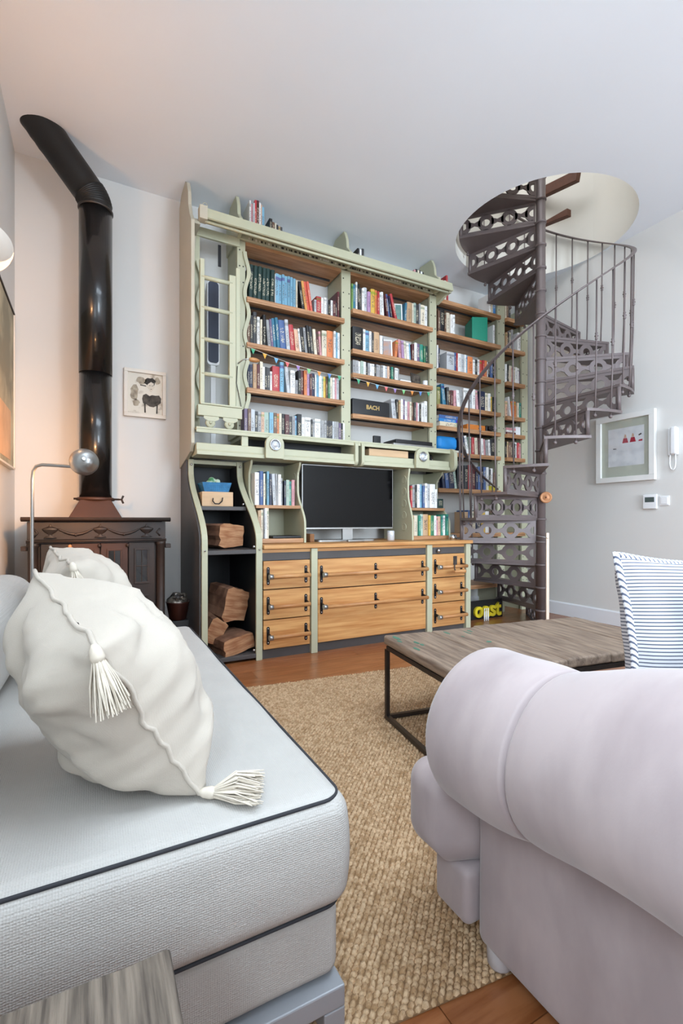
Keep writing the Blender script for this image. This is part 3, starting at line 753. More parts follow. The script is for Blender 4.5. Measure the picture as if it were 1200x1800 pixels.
book_row('nv2/20 nv2/20 tn3/21 mr2.6/21 cr2.2/24 wh1.6/20 bk2/20 dk2/20 wh1.8/17 rd6/22 lb3.4/26 sg2.8/23<6 wh4.2/21 gy2/13 bk2/22 mr2.8/22 or2.4/22 vi2.6/20 mr1.8/20 nv2.6/21 wh1.2/20 lb2.2/20 wh2.4/20 pg1.6/20 ye2.2/20 br1.6/20 gr1.8/20 cr2.2/20 wh2/20 pk1.6/20 sg2.6/20', 1.115, S1[2], 'third shelf of the left bay', 'books on the third shelf of the left bay', x1=1.965)
book_row('pu2/20 br2/20 sg2.6/20 dk2/19 gy2/19 pc2/19 pg3/19 lb2.6/19 br2.4/19 or1.6/19 cr1.6/19 bk2.2/19 mr2.8/19 dk2/18 gy2/18 lb1.5/19 bk3/20 wh2.6/18 wh4/18.5 dk1.2/17 gy1.6/17 wh4/18 3*gy1.6/17.5 3*dk1.5/17.5 sg1.4/17.5 2*gy1.6/17.5 pu1.6/17 bk1.6/17 wh1.6/17', 1.06, 1.698, 'green ledge under the left bay', 'cases on the green ledge', yf=3.64, x1=1.965, kind='disc case', depth=.13)
book_row('lg1.6/24 tb2/24 wh1.4/26 bk2.2/25 dk1.8/23 wh2/22 sg3.4/24 vi3/21 ye4/24 or1.6/24 rd2/23 wh2.2/23<3 wh2.4/24<3 mr1.6/22<9 bl2.4/23<9 nv1.4/22<9 rd2.4/25<15', 2.09, S2[0], 'highest shelf of the second bay', 'books on the highest shelf of the second bay', x1=2.60)
book_row('tb2/20>4 tn4.6/21>2 cr1.4/21 pg2/22 dk2.6/21 gy1.4/22 cr4/21 wh3/22', 2.68, S2[0], 'right group, highest shelf of second bay', 'right books on the highest shelf of the second bay', x1=2.965)
book_row('bk9/22 wh2/21 lb3.6/21 wh2/21 dk2/20 tn5/21 wh2/18 gy1.6/17', 2.10, S2[1], 'second shelf of the second bay', 'books on the second shelf of the second bay', x1=2.44)
book_row('or2/17>6 pk2.6/19<4 vi2.2/18<4 cr2.2/18<4 wh2/17<4 lb2/17<4 mr2.2/17 wh2.6/19 pu3/19 tl3.2/19 gr1.6/18 dg2/18', 2.56, S2[1], 'right group, second shelf of second bay', 'right books on the second shelf of the second bay', x1=2.965)
book_row('2*gy2/12.5 wh1.8/12.5 pg2/13 wh2/13 dk1.4/13 gy1.6/12.5 2*wh1.6/12.5 dk1.6/12.5 3*gy1.6/12.5 wh1.6/12.5 sg1.6/12.5 pc1.4/12.5 dk1.6/12.5 tl1.4/12.5 bk1.4/12.5 wh2.4/12.5 gy1.4/12.5', 2.10, S2[2], 'third shelf of the second bay', 'disc cases on the third shelf of the second bay', x1=2.62, kind='disc case', depth=.14)
book_row('sg4/19<6 bk2/20 tn1.6/19 wh2/20 pu2.6/20 wh2.6/19 pk2/19 cr1.8/19 br2.2/19 dk2/19 pk1.6/19 wh2.2/19 bk1.6/18 wh3/19', 2.52, S2[3], 'beside the long black box', 'books beside the long black box', x1=2.92)
book_row('wh4/22', 2.928, S2[3], 'right end of black box shelf', 'books beside the long black box')
book_row('br2/22 bk4/24 br1.4/20 cr3/22 wh2.4/21 wh1.8/21', 3.095, S3[1], 'left of the bright green box', 'books on the second highest shelf of the third bay', x1=3.32)
book_row('wh1.6/24 nv2/21', 3.085, S3[2], 'left end, third shelf of third bay', 'books on the third shelf of the third bay')
book_row('sg6/19 bl1.6/20 rd1/20 wh2.6/20 sg2.4/20 wh1.6/20 lb1.4/20 or4.4/19 wh2/17 dk1.6/18 wh1.6/18 ro2.4/18 rd1.6/18 or2.2/18 wh1.4/18 nv2/18 bl2/18 bk2.4/18', 3.21, S3[2], 'main group, third shelf of third bay', 'books on the third shelf of the third bay', x1=3.90)
book_row('ol2.4/18 tb2.4/22<7 dk1.6/19 br1.8/17 mr1.6/17 pk1.8/17 wh2.4/18<6 gy2/19<6 wh4/21 sg3/21 wh2.6/22 pk1.8/21<5 nv4.6/21 cr2/20 wh2/20 ye1.4/17 bk3/17', 3.09, S3[3], 'fourth shelf of the third bay', 'books on the fourth shelf of the third bay', x1=3.90)
book_row('nv2/18<12 wh2/19<12 pg2/19 rd2/18 cr2.4/18<4 mr2/18<4 wh2/18<4 pk2/18<4 gy1.8/17<4 wh1.6/18<4 bk4/19', 3.40, S3[5], 'beside the blue pouch', 'books beside the blue bag', x1=3.90)
book_row('dk2/24 nv2.2/27<8 bl2.6/27<8 nv4/26<8 pg2.4/30<8 bk5/24 dk3/25 rd3/26 mr3/25 nv2/24 bl2.4/25 nv2.4/25 bl2/25 wh2/25 dk2/23 wh2.4/24 br2.4/20', 3.09, S3[6], 'lowest full shelf of third bay', 'books on the lowest full shelf of the third bay', x1=3.91)
book_row('tn2/22 bl2/24 cr2/23 nv3/24 ye2/22 wh2/23 br3/24', 3.45, S3[7], 'shelf behind the lower stair risers', 'books behind the stair risers', x1=3.88)
book_row('cr2/20 br2.4/22 dk3/24', 4.05, S4[0], 'top shelf of narrow right bay', 'books on the top shelf of the narrow bay')
book_row('tn2/18 br2.4/20 dk2/19 cr2.4/20 gy3/23', 4.05, S4[1], 'second shelf of narrow right bay', 'books on the second shelf of the narrow bay')
book_row('wh5/22', 4.24, S4[1], 'right end, second shelf of narrow bay', 'books on the second shelf of the narrow bay')
book_row('wh2/20 bk1.6/20 cr3/19 rd2/18 cr2/19 wh2.6/19 wh2/18 pu1.6/16', 4.045, S4[2], 'third shelf of narrow right bay', 'books on the third shelf of the narrow bay', x1=4.285)
book_row('pc2.6/17 wh2/22<8 or5.5/18 oy1.6/14 cr2/17 tl2.4/17', 4.045, S4[3], 'fourth shelf of narrow right bay', 'books on the fourth shelf of the narrow bay', x1=4.285)
book_row('bk2/18 tn1.6/18 br2.6/17 br2/18 bk1.6/17 dg2/17 wh2.4/18 rd2.4/18 pk2/17', 4.045, S4[5], 'sixth shelf of narrow right bay', 'books on the sixth shelf of the narrow bay', x1=4.285)
flat_stack([('mr', .025, .15), ('wh', .02, .14), ('pk', .025, .15)], 4.122, PY - .03, S4[4], 'in the narrow right bay', 'flat books in the narrow bay')
flat_stack([('cr', .05, .26), ('bb', .03, .28), ('bl', .035, .27)], 3.24, PY - .03, S3[4], 'on third bay fifth shelf', 'flat boxes in the third bay', dp=.2)
# top of the bookcase
book_row('wh1.6/25 pk1.6/24 sg1.4/24 rd1.6/27 mr2/27 wh1.4/26 pc1.2/25 lb2/24', 1.115, 3.347, 'left group on bookcase top', 'books on top of the bookcase', yf=3.70)
book_row('bk2.6/16 br2/14 cr1.4/13 dk2/13 tn1.6/12 dk2/12', 1.285, 3.347, 'low left group on bookcase top', 'low books on top of the bookcase', yf=3.70)
book_row('bk2/15 wh2/14 dk2/15', 2.13, 3.347, 'middle group on bookcase top', 'middle books on top of the bookcase', yf=3.70)
book_row('pk2/11 dk2/12 cr2/11 bk2/12 wh2/11 dk2/11', 2.76, 3.347, 'low right group on bookcase top', 'right low books on top of the bookcase', yf=3.70)
book_row('cr3/22 mr1.8/20 pk2/21 wh1.6/20 cr2/21 rd2.4/27<2', 3.09, S3[0], 'top shelf of the third bay', 'books on the top shelf of the third bay', yf=PY - .045)
book_row('wh3/22 cr2/22 bb4.4/20', 3.80, S3[0], 'top shelf under upper stair treads', 'right books on the top shelf of the third bay')
# small units
book_row('wh4.4/26 bl3.6/27 cr1.6/25 dg1.4/25 lb2.6/27 nv2/25 sg3/25<3 gy1.6/25<2 wh3.2/25 gy1.4/22', 1.118, 1.1305, 'upper shelf left of the television', 'books left of the television', yf=3.55, x1=1.345)
book_row('nv1.4/20 pg2.4/21 tl2/20 pk2.6/21', 1.365, 1.1305, 'right group, shelf left of television', 'books left of the television', yf=3.57, x1=1.46)
book_row('tn2.4/22 cr1.6/22 gy1.4/23 wh1.4/24 cr1.4/24', 1.118, .8685, 'bottom shelf left of the television', 'magazines left of the television', yf=3.48, x1=1.205)
solo('laptop', MB().rbox(1.23, 1.47, 3.47, 3.70, .869, .888, .006), blackpl, 'closed black laptop lying under the shelf left of the television', 'laptop')
book_row('mr2.2/20 rd1.4/20 gy2.4/21 dk1.4/21 wh2.4/22 lb2/22 bl1.6/21 wh2/23 sg2/23 wh4.4/23 wh2/18', 2.568, 1.1305, 'upper shelf right of the television', 'books right of the television', yf=3.55, x1=2.93)
book_row('dg7/9', 2.935, 1.1305, 'low block on shelf right of television', 'books right of the television', yf=3.55)
book_row('pk2/19 tn1.6/19 cr3/19 tl1.6/19 pg2.4/20 tn4.4/20 ye1.4/19 gr3.4/19 wh2/19 pk1.6/18 pc2.4/18 tl1.6/19 wh2.4/19 tl1.6/20', 2.568, .8685, 'bottom shelf right of the television', 'books below right of the television', yf=3.50, x1=3.01)

# other things on the shelves
bx = thing('black_box', 'long black box with gold lettering on the second bay shelf', 'box', (2.30, 3.85, S2[3]))
part('body', MB().rbox(2.10, 2.505, 3.76, 3.95, S2[3] + .001, S2[3] + .15, .006), blackpl, bx)
tme = text_mesh('lettering', 'BACH', .055, .0006, M('gold_print', '#b79a5e', .5), True)
to = bpy.data.objects.new('lettering', tme); COL.objects.link(to); to.parent = bx; to.location = (.02, 3.7585 - 3.85, .065); to.rotation_euler = (PI / 2, 0, 0); WL[to.name] = WL[bx.name]
def framed(name, label, x0, x1, z0, z1, y, mats, lean=0.0, yaw=0):
    t = thing(name, label, 'picture', ((x0 + x1) / 2, y, z0), rot=(-lean, 0, yaw)); hw = (x1 - x0) / 2; hh = z1 - z0
    part('frame', MB().box(-hw, hw, 0, .012, 0, hh), mats[0], t, local=True)
    part('print', MB().box(-hw + .012, hw - .012, -.002, 0, .012, hh - .012), mats[1], t, local=True); return t
framed('photo_frame', 'small dark patterned photograph standing on the third shelf of second bay', 2.78, 2.92, S2[2], S2[2] + .12, 3.79, [M('photo_dark', '#5a5148', .6, hex2='#2e2a27', scale=22), M('photo_print', '#6b6258', .5, hex2='#332e2a', scale=25)], .12, .25)
solo('white_tray', MB().rbox(2.64, 2.77, 3.77, 3.93, S2[2] + .001, S2[2] + .03, .005), whitepl, 'flat white tray beside the disc cases in the second bay', 'tray')
solo('white_cup', MB().lathe([(.02, S2[2] + .001), (.024, S2[2] + .004), (.027, S2[2] + .06), (.025, S2[2] + .06), (.02, S2[2] + .01)], (2.955, 3.79, 0), 18), whitepl, 'small white cup at the right end of the third shelf', 'cup')
framed('art_card', 'pink patterned card standing behind the books of the fourth shelf', 2.78, 2.95, S2[3] + .001, S2[3] + .245, 3.975, [framew, M('card_print', '#d8b8bb', .7, hex2='#a9b7bd', scale=16)], .05)
framed('picture_book', 'orange and blue picture card facing out on the second bay shelf', 2.45, 2.56, S2[1], S2[1] + .19, 3.80, [framew, M('sunset_print', '#6aa6c4', .6, hex2='#d98b3c', scale=5)], .12, -.35)
framed('picture_book', 'teal patterned card facing out on the highest shelf of second bay', 2.60, 2.68, S2[0], S2[0] + .20, 3.80, [framew, M('teal_print', '#1f6f85', .6, hex2='#8fa78a', scale=6)], .10, -.35)
gb = thing('green_box_file', 'large bright green box standing on the third bay shelf', 'box', (3.70, 3.85, S3[1]), rz=-.42)
part('body', MB().rbox(-.085, .085, -.11, .12, .001, .26, .004), M('green_card', '#14876c', .6, var=.06), gb, local=True)
part('spine_label', MB().box(.0855, .0865, -.10, .08, .02, .24), M('green_print', '#2b6f5c', .7, hex2='#8fae96', scale=18), gb, local=True)
book_row('wh3/22', 3.865, S3[1], 'right of the bright green box', 'books on the second highest shelf of the third bay')
solo('blue_bag', MB().rbox(3.095, 3.36, 3.75, 3.95, S3[5] + .025, S3[5] + .17, .05, 4, (3, 3, 3)), bluebag, 'bright blue soft pouch on the sixth shelf of the third bay', 'bag')
solo('paper_pile', MB().box(3.11, 3.38, 3.74, 3.96, S3[5] + .001, S3[5] + .024), paperm, 'flat pile of white papers under the blue pouch', 'papers')
solo('orange_case', MB().rbox(3.48, 3.74, 3.75, 3.95, S3[4] + .001, S3[4] + .06, .01), orangeb, 'flat orange case on the fifth shelf of the third bay', 'case')
solo('black_camera', MB().rbox(3.76, 3.85, 3.76, 3.84, S3[4] + .001, S3[4] + .07, .012).lathe([(.03, 3.725), (.03, 3.765)], (3.805, 0, S3[4] + .036), 16, 'y'), blackpl, 'small black camera beside the orange case', 'camera')
solo('yellow_parcel', MB().box(3.76, 3.88, 3.752, 3.764, S3[6] + .001, S3[6] + .05), M('yellow_card', '#c9b83a', .7), 'small yellow packet leaning on the books of the lowest shelf', 'packet')
solo('white_box', MB().rbox(4.21, 4.285, 3.76, 3.90, S4[4] + .001, S4[4] + .10, .006), whitepl, 'small white box at the right end of the narrow bay', 'box')
solo('desk_clock', MB().rbox(4.08, 4.22, 3.76, 3.86, S4[6] + .001, S4[6] + .07, .008), silver, 'small silver radio on the lowest shelf of the narrow bay', 'radio')
for i, x in enumerate((1.56, 1.70, 1.84)):
    lab = ['first', 'second', 'third'][i]
    solo('film_reel', MB().lathe([(.02, 3.76), (.046, 3.758), (.050, 3.765), (.046, 3.772), (.02, 3.772)], (x, 0, 3.347 + .050), 28, 'y'), M('reel_grey%d' % i, '#85888a', .4, .3), f'{lab} from the left of three round grey reels on the bookcase top', 'reel', 'round reels on the bookcase top')
solo('toy_camera', MB().rbox(2.60, 2.70, 3.72, 3.80, 3.347, 3.435, .012).lathe([(.025, 3.69), (.028, 3.72)], (2.65, 0, 3.385), 14, 'y'), blackpl, 'black box camera on top of the bookcase near the third finial', 'camera')

# bunting
def bunting(label, pts, cols, n):
    t = thing('bunting', label, 'bunting', pts[0])
    P = []
    for i in range(25):
        s_ = i / 24; p = Vector(pts[0]).lerp(Vector(pts[1]), s_); p.z -= .03 * math.sin(PI * s_); P.append(p)
    part('string', MB().tube(P, .0016, 5), paperm, t)
    for k in range(n):
        s_ = (k + .5) / n; p = Vector(pts[0]).lerp(Vector(pts[1]), s_); p.z -= .03 * math.sin(PI * s_)
        c = cols[k % len(cols)]
        part('flag', MB().prism([(p.x - .019, p.z), (p.x + .019, p.z), (p.x, p.z - .045)], 'y', p.y - .0008, p.y + .0008), c, t)
fc = [M('flag_' + n_, h_, .8) for n_, h_ in (('green', '#4fa57c'), ('amber', '#d9a445'), ('blue', '#6aa7d0'), ('red', '#dd6f6f'), ('violet', '#9a7fb5'), ('lime', '#7fc27f'), ('orange', '#dd8f45'), ('azure', '#5f86c4'))]
bunting('string of small coloured pennants across the left bay shelves', [(1.10, 3.712, 2.418), (1.99, 3.712, 2.30)], fc, 9)
bunting('string of small coloured pennants under the third shelf of second bay', [(2.09, 3.715, 2.305), (2.99, 3.715, 2.29)], fc, 9)

# logs, box and basket in the log cabinet
def log(label, c, size, rot, seed):
    rnd = random.Random(seed); m = MB(); n = 18; K = 7; L_ = size[0]; vs = []
    wedge = []
    for k in range(n):
        a = 2 * PI * k / n; ca, sa = math.cos(a), math.sin(a)
        r_ = 1.0 / max(abs(ca) * .95, abs(sa) * .95 + .12 * ca, .72); wedge.append((size[1] * ca * r_ * rnd.uniform(.93, 1.05), size[2] * sa * r_ * rnd.uniform(.93, 1.05)))
    for i in range(K):
        y_ = -L_ / 2 + L_ * i / (K - 1)
        for k in range(n):
            j = rnd.uniform(.97, 1.03); vs.append((wedge[k][0] * j, y_ + rnd.uniform(-.004, .004), wedge[k][1] * j))
    F = [(i * n + k, i * n + (k + 1) % n, (i + 1) * n + (k + 1) % n, (i + 1) * n + k) for i in range(K - 1) for k in range(n)]
    m.add(vs, F, 0, False); m.f.append(list(range(n))); m.mi.append(1); m.sm.append(False)
    m.f.append([(K - 1) * n + k for k in range(n)][::-1]); m.mi.append(1); m.sm.append(False)
    o = bpy.data.objects.new('firewood_log', m.mesh('firewood_log', [barkm, logend])); COL.objects.link(o); o.location = c; o.rotation_euler = rot
    return tag(o, label, 'log', 'firewood logs in the log cabinet')
log('chunky split log on the upper dark shelf of the log cabinet', (.852, 3.56, .897), (.30, .095, .082), (0, .03, .3), 1)
log('tall split log standing upright in the lower log compartment', (.90, 3.56, .392), (.24, .095, .115), (.1, .22, .35), 2)
log('half hidden log leaning at the left of the lower compartment', (.765, 3.54, .215), (.24, .062, .085), (.1, .5, .2), 3)
log('rounded half log lying at the front of the lower compartment', (.895, 3.44, .120), (.26, .115, .058), (0, -.15, .25), 4)
wb = thing('wooden_box', 'pale wooden box with a black loop handle in the log cabinet', 'box', (.81, 3.64, 1.1155))
part('body', MB().box(.712, .945, 3.56, 3.80, 1.1155, 1.225), boxwood, wb, bev=.003)
part('loop_handle', MB().tube([(.79, 3.545, 1.175), (.785, 3.535, 1.155), (.80, 3.53, 1.135), (.83, 3.53, 1.133), (.855, 3.535, 1.155), (.862, 3.548, 1.18)], .0045, 8), blackp, wb)
bk = thing('berry_basket', 'small blue woven tray of green things on the wooden box', 'basket', (.81, 3.66, 1.2255))
bm_ = MB(); bm_.add([(.735, 3.58, 1.226), (.915, 3.58, 1.226), (.915, 3.74, 1.226), (.735, 3.74, 1.226), (.715, 3.565, 1.296), (.935, 3.565, 1.296), (.935, 3.755, 1.296), (.715, 3.755, 1.296), (.728, 3.575, 1.296), (.922, 3.575, 1.296), (.922, 3.745, 1.296), (.728, 3.745, 1.296), (.745, 3.59, 1.236), (.905, 3.59, 1.236), (.905, 3.73, 1.236), (.745, 3.73, 1.236)],
    [(0, 3, 2, 1), (0, 1, 5, 4), (1, 2, 6, 5), (2, 3, 7, 6), (3, 0, 4, 7), (4, 5, 9, 8), (5, 6, 10, 9), (6, 7, 11, 10), (7, 4, 8, 11), (8, 9, 13, 12), (9, 10, 14, 13), (10, 11, 15, 14), (11, 8, 12, 15), (12, 13, 14, 15)])
part('tray', bm_, basketm, bk)
pf = MB(); rr = random.Random(5)
for i in range(9): pf.ball((rr.uniform(.78, .86), rr.uniform(3.60, 3.72), 1.29 + rr.uniform(-.01, .022)), rr.uniform(.018, .03), 8)
part('contents', pf, M('green_leaves', '#3f7d4f', .7, hex2='#cfd8c6', scale=20), bk, kind='stuff')

# letters on the floor below the stairs
lt = thing('letter_sign', 'yellow letters on a dark backing on the floor under the stairs', 'sign', (3.55, 3.58, 0))
part('backing', MB().box(3.30, 3.82, 3.59, 3.605, .0, .19), blackpl, lt)
tme = text_mesh('letters', 'oast', .215, .012, yellowm, True)
to = bpy.data.objects.new('letters', tme); COL.objects.link(to); to.parent = lt; to.location = (.04, -.005, .03); to.rotation_euler = (PI / 2, 0, 0); WL[to.name] = WL[lt.name]
for i, x in enumerate((3.475, 3.500, 3.525)):
    solo('toy_skittle', MB().lathe([(.006, 0), (.007, .03), (.006, .09), (.004, .11), (.006, .12), (.001, .13)], (x, 3.50, .0), 12), whitepl, ['left', 'middle', 'right'][i] + 'most of three white sticks before the yellow letters' if i != 1 else 'middle one of three white sticks before the yellow letters', 'skittle', 'white sticks before the yellow letters')

# ================================================================== SPIRAL STAIRCASE
ss = thing('spiral_staircase', 'purple brown cast iron spiral staircase with pierced risers and handrail', 'staircase', (SX, SY, 0))
RIS, Z0 = .211, .19
def th(k): return math.radians(222 + 24.6 * (k - 7))
part('column', MB().tube([(0, 0, 0), (0, 0, 4.6)], .042, 24), stairm, ss, local=True)
# riser mesh lies along +x, thin in y
rm = MB(); h = RIS - .022; x0, x1 = .045, .715; b_ = .026; zc = h / 2 + .0; ty0, ty1 = -.006, .006
rm.box(x0, x1, ty0, ty1, 0, b_).box(x0, x1, ty0, ty1, h - b_, h).box(x0, x0 + .018, ty0, ty1, b_, h - b_).box(x1 - .018, x1, ty0, ty1, b_, h - b_)
cs = [x0 + .018, x0 + .018 + .211, x0 + .018 + .422, x1 - .018]
ro, ri = h / 2 - b_ + .006, .036
for i, cx in enumerate(cs):
    if i == 0: rm.annulus(cx, zc, ri, ro, ty0 - .003, ty1, 12, -PI / 2, PI / 2)
    elif i == 3: rm.annulus(cx, zc, ri, ro, ty0 - .003, ty1, 12, PI / 2, 1.5 * PI)
    else: rm.annulus(cx, zc, ri, ro, ty0 - .003, ty1, 24)
for a, b in zip(cs[:-1], cs[1:]):
    aa, bb = a + ro - .012, b - ro + .012; mid = (aa + bb) / 2
    rm.prism([(aa - .012, zc - .034), (mid, zc - .012), (bb + .012, zc - .034), (bb + .012, zc + .034), (mid, zc + .012), (aa - .012, zc + .034)], 'y', ty0, ty1)
RISER = rm.mesh('riser', stairm)
# tread: sector from angle 0 to 26 degrees
tm = MB(); n = 8; A1 = math.radians(26.5)
pts = [(.04, 0)] + [(.735 * math.cos(A1 * i / n), .735 * math.sin(A1 * i / n)) for i in range(n + 1)] + [(.04 * math.cos(A1), .04 * math.sin(A1))]
pts = [(p[0], p[1] - .012) if i <= 1 else p for i, p in enumerate(pts)]
tm.prism(pts, 'z', -.022, 0)
TREAD = tm.mesh('tread', stairm)
endm = MB().lathe([(.016, -RIS + .0), (.016, -.022)], (.722, 0, 0), 12).mesh('riser_end', stairm)
collar = MB().lathe([(.043, -.022), (.050, -.018), (.050, -.006), (.043, -.002)], (0, 0, 0), 24).mesh('collar', stairm)
NT = 19
def zrail(a): return Z0 + RIS * (7 + (math.degrees(a) - 222) / 24.6) + .95
for k in range(0, NT + 1):
    a = th(k); zt = Z0 + RIS * k
    t = inst('tread', TREAD, ss, (0, 0, zt), a)
    r_ = inst('riser', RISER, t, (0, 0, -RIS + .0005) if k else (0, 0, -Z0 + .001), 0)
    inst('riser_end', endm, t)
    inst('collar', collar, ss, (0, 0, zt))
# handrail
hp = []
a = th(1); aend = th(17.4); N_ = 150
for i in range(N_ + 1):
    a_ = a + (aend - a) * i / N_; hp.append((.735 * math.cos(a_), .735 * math.sin(a_), zrail(a_)))
rail = MB(); vs = []
for i, p in enumerate(hp):
    a_ = math.atan2(p[1], p[0]); e = (math.cos(a_), math.sin(a_))
    for dr, dz in ((-.018, -.006), (.018, -.006), (.018, .004), (.008, .009), (-.008, .009), (-.018, .004)):
        vs.append((p[0] + e[0] * dr, p[1] + e[1] * dr, p[2] + dz))
F = [(i * 6 + q, i * 6 + (q + 1) % 6, (i + 1) * 6 + (q + 1) % 6, (i + 1) * 6 + q) for i in range(N_) for q in range(6)] + [tuple(range(6)), tuple(N_ * 6 + 5 - q for q in range(6))]
rail.add(vs, F); part('handrail', rail, stairm, ss, local=True)
for k in [1 + .5 * i for i in range(0, 33)]:
    if k > 14.6 and k != int(k): continue
    if k != int(k) and k < 3: continue
    kk = int(k); a_ = th(k + .22); zt = Z0 + RIS * kk; top = zrail(a_) - .005; rr_ = .712
    x_, y_ = rr_ * math.cos(a_), rr_ * math.sin(a_)
    bal = part('baluster', MB().tube([(x_, y_, zt - .05), (x_ * 1.02, y_ * 1.02, zt + .3), (x_ * 1.03, y_ * 1.03, top)], .0062, 8), stairm, ss, local=True)
    zk = (zt + top) / 2 + (.06 if k == int(k) else -.02)
    part('knop', MB().lathe([(.006, -.030), (.012, -.022), (.007, -.012), (.016, 0), (.007, .012), (.012, .022), (.006, .030)], (x_ * 1.025, y_ * 1.025, zk), 12), stairm, bal, local=True)
    part('finial', MB().ball((x_, y_, zt - .052), .015, 8), stairm, bal, local=True)
# first newel
part('foot_plate', MB().lathe([(.075, 0), (.075, .012), (.05, .02), (.043, .05)], (0, 0, 0), 24), stairm, ss, local=True)
# medallion and batten hanging at the column
md = thing('medallion', 'round tan wooden medallion hanging on the stair column', 'medallion', (3.63, 2.90, 1.17))
d_ = MB().lathe([(.001, -.012), (.020, -.012), (.026, -.006), (.036, -.008), (.046, -.014), (.052, -.006), (.05, .006), (.001, .008)], (0, 0, .05), 28, 'y')
o = part('disc', d_, tanm, md, local=True); md.rotation_euler = (0, 0, -.82)
o2 = part('boss', MB().ball((0, -.010, .05), .010, 8), M('boss_brown', '#7a4a2c', .5), md, local=True)
bt = thing('batten', 'pale wooden batten leaning upright against the stair column', 'batten', (3.60, 2.86, 0), rz=-.68)
part('strip', MB().box(-.012, .012, -.012, .012, 0, .90), battenm, bt, local=True, bev=.002)
part('wire_hook', MB().tube([(0, -.013, .85), (-.03, -.02, .862), (-.10, -.03, .875)], .003, 6), silver, bt, local=True)

# ================================================================== RIGHT WALL
pf_ = thing('framed_drawing', 'white framed drawing with three red figures on the right wall', 'picture', (XR - .002, 2.66, 1.37))
Y0_, Y1_, Za, Zb = 2.385, 2.935, 1.375, 2.01
for a, b, c, d in ((Y0_, Y1_, Za, Za + .05), (Y0_, Y1_, Zb - .05, Zb), (Y0_, Y0_ + .05, Za + .05, Zb - .05), (Y1_ - .05, Y1_, Za + .05, Zb - .05)):
    part('frame_side', MB().box(XR - .042, XR - .002, a, b, c, d), framew, pf_, bev=.003)
mt = part('mount', MB().box(XR - .020, XR - .004, Y0_ + .05, Y1_ - .05, Za + .05, Zb - .05), matm, pf_)
part('drawing', MB().box(XR - .0215, XR - .0202, 2.485, 2.82, 1.525, 1.885), M('drawing_paper', '#dcdee0', .9, hex2='#c3c6ca', scale=9, thr=(.3, .55)), mt)
def flat(pts, m, nm): part(nm, MB().prism(pts, 'x', XR - .0228, XR - .0217), m, mt)
for yy in (2.655, 2.585):
    flat([(yy + .028, 1.74), (yy - .028, 1.74), (yy - .016, 1.785), (yy + .016, 1.785)], redp, 'red_figure')
    flat([(yy + .012, 1.788), (yy - .012, 1.788), (yy - .008, 1.815), (yy + .004, 1.822)], M('skin_print%d' % int(yy * 1000), '#c9a58e', .9), 'figure_top')
flat([(2.535, 1.74), (2.50, 1.738), (2.498, 1.756), (2.53, 1.752)], redp, 'red_figure'); flat([(2.53, 1.79), (2.505, 1.80), (2.51, 1.812), (2.535, 1.80)], inkp, 'figure_top')
flat([(2.77, 1.69), (2.74, 1.69), (2.74, 1.697), (2.77, 1.70)], greyp, 'ink_mark')
gl = bpy.data.materials.new('picture_glass'); gl.use_nodes = True; nt = gl.node_tree; nt.nodes.remove(nt.nodes['Principled BSDF'])
tr = nt.nodes.new('ShaderNodeBsdfTransparent'); gs = nt.nodes.new('ShaderNodeBsdfGlossy'); gs.inputs['Roughness'].default_value = .05; mxs = nt.nodes.new('ShaderNodeMixShader')
mxs.inputs[0].default_value = .05; nt.links.new(tr.outputs[0], mxs.inputs[1]); nt.links.new(gs.outputs[0], mxs.inputs[2]); nt.links.new(mxs.outputs[0], nt.nodes['Material Output'].inputs[0])
part('glass', MB().box(XR - .030, XR - .028, Y0_ + .051, Y1_ - .051, Za + .051, Zb - .051), gl, pf_)
ic = thing('intercom', 'white wall intercom handset with a looped cord', 'intercom', (XR - .002, 2.24, 1.57))
part('base', MB().rbox(XR - .03, XR - .002, 2.205, 2.285, 1.575, 1.81, .008), whitepl, ic)
part('handset', MB().rbox(XR - .065, XR - .031, 2.20, 2.25, 1.578, 1.815, .014, 4), whitepl, ic)
cp = []
for i in range(40):
    s_ = i / 39; a_ = PI * s_; cp.append((XR - .03, 2.242 + .020 * math.cos(a_) + .006 * math.sin(a_ * 2), 1.58 - .13 * math.sin(a_) ** .8))
part('cord', MB().tube(cp, .006, 7), whitepl, ic)
tmo = thing('thermostat', 'square white thermostat with a dark display below the framed drawing', 'thermostat', (XR - .002, 2.435, 1.115))
part('case', MB().rbox(XR - .026, XR - .002, 2.375, 2.495, 1.115, 1.245, .006), whitepl, tmo)
part('display', MB().box(XR - .0275, XR - .0262, 2.395, 2.475, 1.175, 1.22), M('lcd', '#4e5a58', .3), tmo)
sw = thing('light_switch', 'white light switch right of the thermostat', 'switch', (XR - .002, 2.32, 1.14))
part('plate', MB().rbox(XR - .012, XR - .002, 2.278, 2.36, 1.142, 1.228, .004), whitepl, sw)
part('rocker', MB().rbox(XR - .018, XR - .0125, 2.29, 2.348, 1.154, 1.216, .003), whitepl, sw)

